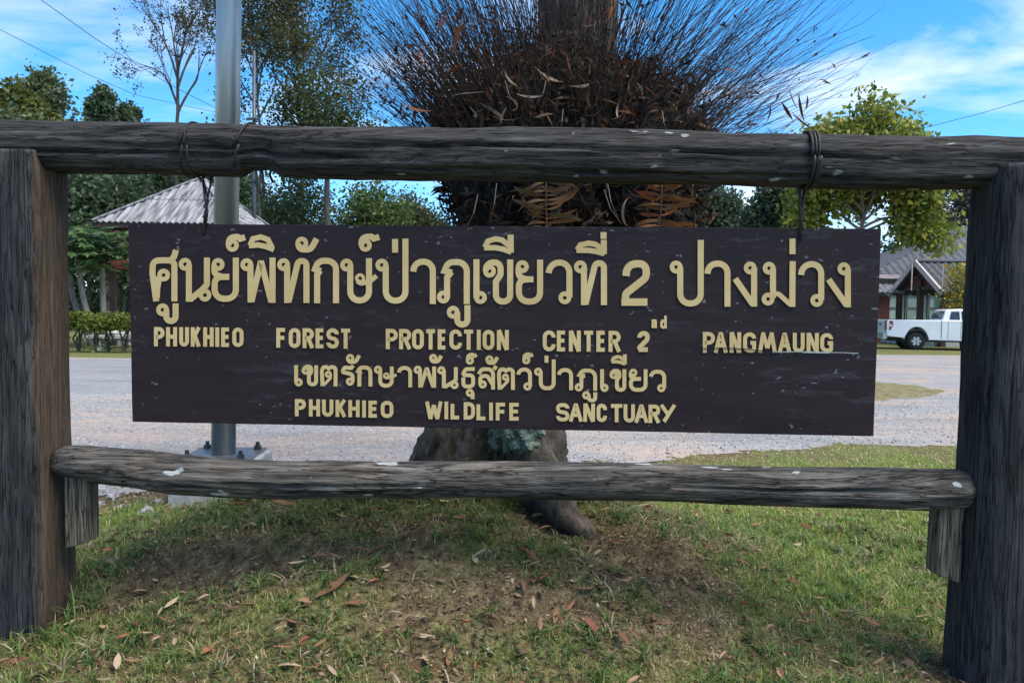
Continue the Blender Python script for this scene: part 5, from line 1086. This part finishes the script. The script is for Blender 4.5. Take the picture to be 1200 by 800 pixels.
glass([(1.055, -.72, 1.22), (1.055, .72, 1.22), (1.165, .62, 1.66), (1.165, -.62, 1.66)], 'rear_glass', 'rear_window')
glass([(3.1, -.78, 1.2), (3.1, .78, 1.2), (2.52, .66, 1.70), (2.52, -.66, 1.70)], 'car_glass', 'windscreen')
mb = MB(); mb.box((-1.27, 0, .56), (.16, 1.7, .2)); tpart(mb, 'rear_bumper', M['alloy'])
mb = MB(); mb.box((-1.245, 0, .86), (.02, 1.4, .42)); tg = tpart(mb, 'tailgate', M['white_paint'])
mb = MB(); mb.box((-1.262, 0, .96), (.03, .24, .06)); tpart(mb, 'handle', M['plastic'], tg)
mb = MB(); mb.box((4.06, 0, .55), (.16, 1.75, .25)); tpart(mb, 'front_bumper', M['white_paint'])
mb = MB(); mb.box((4.06, 0, .86), (.08, 1.0, .22)); tpart(mb, 'grille', M['plastic'])
mb = MB(); mb.box((1.4, 0, .42), (4.6, 1.2, .12)); tpart(mb, 'chassis', M['plastic'])
mb = MB(); mb.box((-.1, 0, 1.135), (2.06, 1.55, .012)); tpart(mb, 'bed_liner', M['plastic'])
truck.location = (float(tk_o[0]), 33.5, 0.0); truck.rotation_euler = (0, 0, R_(-12))

# ------------------------------------------------------------------ grass, litter, stones, fallen leaves
def blades(n, x0, x1, y0, y1, h0, h1, wd, thin=1.0, bend=.5):
    x = rng.uniform(x0, x1, n); y = y0 + (y1 - y0) * rng.uniform(0, 1, n) ** 1.25
    ok = np.abs(x) < y * .95 + .5; g_ = green_f(x, y); ok &= rng.uniform(0, 1, n) < (.06 + .94 * g_) * thin; ok &= ~in_poly(x, y, gravel_poly)
    ok &= ((x - TX) / .75) ** 2 + ((y - TY) / .6) ** 2 > 1
    ok &= ~((np.abs(x + 2.44) < .17) & (np.abs(y - 3.69) < .16)); ok &= ~((np.abs(x - mx_) < .36) & (np.abs(y - my_) < .36))
    x, y, g_ = x[ok], y[ok], g_[ok]; n = len(x); z = terr(x, y) - .006; h = rng.uniform(h0, h1, n) * (.6 + .6 * g_)
    a = rng.uniform(0, 2 * PI, n); tilt = rng.uniform(.15, 1.25, n) * bend * 1.6; d = np.stack([np.cos(a) * tilt, np.sin(a) * tilt, np.ones(n)], 1); d /= np.linalg.norm(d, axis=1, keepdims=True)
    s = np.stack([-np.sin(a), np.cos(a), np.zeros(n)], 1) * (wd * rng.uniform(.6, 1.3, n))[:, None] / 2
    p = np.stack([x, y, z], 1); m = p + d * (h * .55)[:, None]; e = m + (d * np.array([1.5, 1.5, .45])) * (h * .5)[:, None]
    V1 = np.stack([p - s, p + s, m + s * .8, m - s * .8], 1); V2 = np.stack([m - s * .8, m + s * .8, e + s * .1, e - s * .1], 1)
    pal = np.array([(.105, .165, .030), (.14, .20, .042), (.185, .235, .055), (.065, .115, .028), (.23, .22, .07), (.34, .28, .14), (.43, .36, .21), (.23, .17, .09)])
    pg = np.stack([.20 * g_ + .02, .24 * g_ + .02, .18 * g_ + .02, .14 * g_ + .03, .1 * np.ones(n), .20 * (1.2 - g_), .16 * (1.2 - g_), .20 * (1.1 - g_)], 1); pg = np.clip(pg, 0, 9); pg /= pg.sum(1, keepdims=True)
    k = (rng.uniform(0, 1, n)[:, None] > np.cumsum(pg, 1)).sum(1).clip(0, 7); C = pal[k] * rng.uniform(.7, 1.3, (n, 1))
    C = C * (1 + .6 * lawn_f(x, y))[:, None]
    return np.concatenate([V1, V2]), np.concatenate([C, C])
def tufts(n):
    V = []; C = []; tries = 0; spots = [(-2.17, 3.62, 2.0), (-2.15, 3.56, 1.7), (-2.2, 3.5, 1.3), (-2.26, 3.48, 1.0), (-2.35, 3.47, .9), (-2.1, 3.7, 1.6), (2.0, 3.4, 1.0), (1.95, 3.3, .9), (-2.5, 3.45, .8)]
    while n > 0 and tries < 6000:
        tries += 1; x = random.uniform(-2.6, 3.0); y = random.uniform(2.9, 5.4); big = 1.0
        if spots: x, y, big = spots.pop()
        if abs(x) > y * .78 or abs(x + 2.44) < .2 and abs(y - 3.69) < .2: continue
        if ((x - TX) / .7) ** 2 + ((y - TY) / .55) ** 2 < 1: continue
        w_ = float(green_f(np.array([x]), np.array([y]))[0]) * (1.6 if -1.6 < x < .2 and 4.0 < y < 4.7 else .7)
        if random.random() > w_ and big == 1.0: continue
        n -= 1; z = float(terr(x, y)); dry = random.random() < .22 and big == 1.0
        for k in range(random.randint(6, 14)):
            a = random.uniform(0, 2 * PI); h = random.uniform(.05, .14) * big; t_ = random.uniform(.2, 1.2) / big; wd = random.uniform(.004, .0085); d = np.array([math.cos(a) * t_, math.sin(a) * t_, 1.0]); d /= np.linalg.norm(d); sd = np.array([-math.sin(a), math.cos(a), 0]) * wd / 2
            p = np.array([x + random.gauss(0, .012), y + random.gauss(0, .012), z - .004]); m1 = p + d * h * .4; d2 = d + np.array([math.cos(a) * .5, math.sin(a) * .5, -.35]); m2 = m1 + d2 * h * .33; e = m2 + (d2 + np.array([math.cos(a) * .3, math.sin(a) * .3, -.5])) * h * .28
            c = random.choice([(.10, .165, .04), (.075, .14, .03), (.13, .19, .05), (.055, .105, .025)]) if not dry else random.choice([(.30, .25, .15), (.22, .18, .10), (.38, .33, .22)])
            V += [[p - sd, p + sd, m1 + sd, m1 - sd], [m1 - sd, m1 + sd, m2 + sd * .8, m2 - sd * .8], [m2 - sd * .8, m2 + sd * .8, e + sd * .1, e - sd * .1]]; C += [c] * 3
    return np.array(V), np.array(C)
Vs, Cs = zip(blades(300000, -4.0, 4.4, 2.3, 5.6, .022, .065, .0045), blades(26000, -3.2, 3.6, 2.7, 5.8, .05, .11, .006, .5, .35), blades(150000, -5, 7.5, 5.2, 10.5, .02, .05, .007), tufts(900))
V = np.concatenate(Vs); C = np.concatenate(Cs)
tag(quads_np('grass', V, C, M['grass']), 'patchy green and straw-coloured grass on mound and lawn', 'grass', kind='stuff')
# small broad-leaved weeds
n = 26000; x = rng.uniform(-3, 3.4, n); y = rng.uniform(2.8, 5.6, n); ok = (vnoise(x, y, 3.7, 1.0) + .5 * vnoise(x, y, 9, 3) > .12) & (np.abs(x) < y * .8) & (green_f(x, y) > .25) & (((x - TX) / .7) ** 2 + ((y - TY) / .55) ** 2 > 1); ok &= ~((np.abs(x + 2.44) < .18) & (np.abs(y - 3.69) < .17)); x, y = x[ok], y[ok]; n = len(x)
P = np.stack([x, y, terr(x, y) + rng.uniform(.004, .045, n)], 1); L = rng.uniform(.012, .032, n); a = rng.uniform(0, 2 * PI, n); u = np.stack([np.cos(a), np.sin(a), rng.uniform(-.2, .5, n)], 1); v = np.stack([-np.sin(a), np.cos(a), rng.normal(size=n) * .3], 1)
V = np.stack([P, P + u * L[:, None] * .5 + v * L[:, None] * .3, P + u * L[:, None], P + u * L[:, None] * .5 - v * L[:, None] * .3], 1)
tag(quads_np('ground_weeds', V, pick_cols(n, [(.04, .09, .03), (.06, .12, .035), (.03, .065, .025), (.08, .13, .03)]), M['grass']), 'small round-leaved green weeds spread over the mound', 'weeds', kind='stuff')
# dry litter
n = 30000; x = rng.uniform(-3.2, 3.6, n); y = 2.7 + 4.2 * rng.uniform(0, 1, n) ** 1.3; ok = (np.abs(x) < y * .8 + .1) & (rng.uniform(0, 1, n) < 1.15 - green_f(x, y)); x, y = x[ok], y[ok]; n = len(x)
P = np.stack([x, y, terr(x, y) + rng.uniform(.004, .035, n)], 1); L = rng.uniform(.012, .055, n) * rng.uniform(.5, 1, n); a = rng.uniform(0, 2 * PI, n); u = np.stack([np.cos(a), np.sin(a), rng.normal(size=n) * .25], 1); v = np.stack([-np.sin(a), np.cos(a), rng.normal(size=n) * .4], 1); W_ = L * rng.uniform(.08, .4, n)
V = np.stack([P - u * L[:, None] * .5, P + v * W_[:, None] * .5, P + u * L[:, None] * .5, P - v * W_[:, None] * .5], 1)
tag(quads_np('leaf_litter', V, pick_cols(n, [(.15, .095, .055), (.22, .155, .095), (.08, .05, .032), (.34, .27, .185), (.19, .085, .05), (.05, .035, .025), (.12, .07, .04)], .3), M['dead']), 'brown leaf crumbs and twigs strewn over the mound', 'litter', kind='stuff')
n = 60000; x = rng.uniform(-3, 3.4, n); y = 2.8 + 2.8 * rng.uniform(0, 1, n); ok = (np.abs(x) < y * .8) & (rng.uniform(0, 1, n) < (1.0 - 1.25 * green_f(x, y))); x, y = x[ok], y[ok]; n = len(x)
P = np.stack([x, y, terr(x, y) + rng.uniform(.0, .012, n)], 1); L = rng.uniform(.006, .05, n); Qc = leaf_quads(P, L, np.minimum(L * rng.uniform(.08, .5, n), .012)); Qc[:, :, 2] = P[:, None, 2] + (Qc[:, :, 2] - P[:, None, 2]) * .45
tag(quads_np('soil_crumbs', Qc, pick_cols(n, [(.05, .035, .022), (.10, .07, .04), (.22, .165, .10), (.30, .24, .15), (.03, .022, .016), (.15, .10, .06)], .25), M['dead']), 'soil crumbs, straw and rootlets on the bare patches', 'soil crumbs', kind='stuff')
n = 900; x = rng.uniform(-3, 3.4, n); y = 2.8 + 3.0 * rng.uniform(0, 1, n); ok = np.abs(x) < y * .8; x, y = x[ok], y[ok]; n = len(x)
P = np.stack([x, y, terr(x, y) + rng.uniform(.015, .05, n)], 1); a = rng.uniform(0, 2 * PI, n); L = rng.uniform(.04, .11, n)[:, None]; u = np.stack([np.cos(a), np.sin(a), rng.normal(size=n) * .2], 1) * L; v = np.stack([-np.sin(a), np.cos(a), rng.normal(size=n) * .35], 1) * L * rng.uniform(.12, .3, n)[:, None]; kz = np.array([0, 0, 1.]) * L * rng.uniform(-.12, .2, n)[:, None]
V = np.concatenate([np.stack([P - u * .5, P - u * .15 + v * .5 + kz, P + u * .2 + v * .45 + kz, P + u * .5], 1), np.stack([P - u * .5, P + u * .5, P + u * .2 - v * .5 + kz, P - u * .15 - v * .5 + kz], 1)]); cc = pick_cols(n, [(.18, .10, .055), (.22, .09, .05), (.30, .22, .14), (.12, .07, .04), (.25, .15, .085), (.36, .27, .18)], .2)
tag(quads_np('dry_leaf_scatter', V, np.concatenate([cc, cc]), M['dead']), 'small curled dry leaves scattered all over the mound', 'dry leaves', kind='stuff')
# fallen leaves one can count
def fallen(col, c, W): return blade_mesh('fallen_leaf', 1, W, c, col, 7, .35)
FLm = {'brown': [fallen((.20, .105, .055), .7, .30), fallen((.16, .08, .045), -.5, .26)], 'red': [fallen((.23, .085, .05), .6, .26), fallen((.19, .07, .045), -.6, .3)], 'pale': [fallen((.42, .33, .22), .8, .36), fallen((.36, .27, .18), -.5, .3)]}
LBL = {'brown': 'curled brown fallen leaf on the grassy mound', 'red': 'reddish dry fallen leaf on the grassy mound', 'pale': 'pale straw-coloured fallen leaf on the grassy mound'}
def hit(px, py):
    d = ray(px, py); lo_, hi_ = 2.0, 40.0
    for t in np.arange(2.2, 30, .02):
        p = EYE + d * t
        if p[2] < terr(p[0], p[1]): return p
    return ground(px, py)
for px, py, kind, ln in ((370, 706, 'brown', .20), (342, 722, 'pale', .12), (506, 593, 'brown', .16), (528, 588, 'red', .12), (625, 692, 'red', .14), (612, 686, 'brown', .1), (697, 696, 'brown', .12), (720, 746, 'brown', .13), (157, 712, 'brown', .13), (34, 778, 'red', .17), (14, 772, 'brown', .11), (420, 687, 'pale', .13), (444, 630, 'pale', .08), (640, 676, 'brown', .08), (685, 730, 'red', .12), (650, 738, 'brown', .1), (608, 648, 'red', .13), (376, 590, 'red', .11), (345, 596, 'brown', .14), (408, 660, 'pale', .12), (500, 660, 'pale', .08), (246, 703, 'pale', .07), (195, 622, 'brown', .07), (320, 613, 'brown', .13), (380, 585, 'brown', .12), (680, 612, 'pale', .06), (705, 650, 'pale', .07), (834, 662, 'pale', .06), (890, 668, 'brown', .08), (860, 662, 'red', .1), (940, 690, 'brown', .14), (955, 722, 'red', .12), (985, 705, 'brown', .1), (1032, 740, 'red', .11), (1020, 660, 'pale', .05), (1090, 617, 'pale', .1), (1024, 660, 'brown', .05), (765, 735, 'brown', .1), (525, 790, 'brown', .1), (325, 792, 'pale', .1), (1165, 745, 'red', .1), (870, 752, 'brown', .13), (840, 700, 'brown', .1), (560, 668, 'pale', .07), (905, 637, 'brown', .05)):
    p = hit(px, py); o = bpy.data.objects.new('fallen_leaf', random.choice(FLm[kind])); COL.objects.link(o); L = ln * 1.05
    o.location = (p[0], p[1], float(terr(p[0], p[1])) + .028); o.scale = (L, L, L); o.rotation_euler = (random.gauss(0, .25), random.gauss(0, .10), random.uniform(0, 2 * PI)); tag(o, LBL[kind], 'leaf', kind + ' fallen leaves on the mound')
# loose stones beside the plinth and gravel grains
STL = 'pale loose stone lying between gravel and grass'
for k, (px, py, r) in enumerate(((108, 577, .06), (120, 573, .05), (133, 583, .05), (160, 573, .055), (172, 604, .06), (98, 585, .05), (145, 595, .035), (185, 590, .04), (118, 592, .03), (205, 588, .04), (150, 578, .03), (178, 615, .03), (130, 570, .04))):
    p = hit(px, py); rock('loose_stone', (p[0], p[1], float(terr(p[0], p[1])) + r * .25), r, STL, k * 1.37, 'loose stones by the plinth', 'stone', (1.1, .9, .6))
n = 24000; x = rng.uniform(-7, 9, n); y = 5.6 + 9 * rng.uniform(0, 1, n) ** 1.6; ok = in_poly(x, y + rng.normal(size=n) * .25, gravel_poly); x, y = x[ok], y[ok]; n = len(x)
r = rng.uniform(.004, .016, n) * rng.uniform(.6, 1.2, n); z = np.maximum(terr(x, y), .018); c = np.stack([x, y, z], 1); an = rng.uniform(0, 2 * PI, n)
def off(t, k, h): return c + np.stack([np.cos(an + t) * r * k, np.sin(an + t) * r * k, r * h], 1)
tq = [off(i * PI / 2 + .2, .8, .6) for i in range(4)]; bq = [off(i * PI / 2, 1.15, -.2) for i in range(4)]
V = np.concatenate([np.stack(tq, 1)] + [np.stack([bq[i], bq[(i + 1) % 4], tq[(i + 1) % 4], tq[i]], 1) for i in range(4)]); cc = pick_cols(n, [(.32, .31, .31), (.40, .39, .385), (.27, .265, .27), (.38, .34, .30), (.20, .20, .205)], .12)
gm = quads_np('gravel_stones', V, np.concatenate([cc] * 5), M['grass']); gm.data.materials[0] = M['gstone'] = leafmat('gravel_grain', 0.0, .9); tag(gm, 'scattered small grey gravel stones on the yard', 'gravel', kind='stuff')
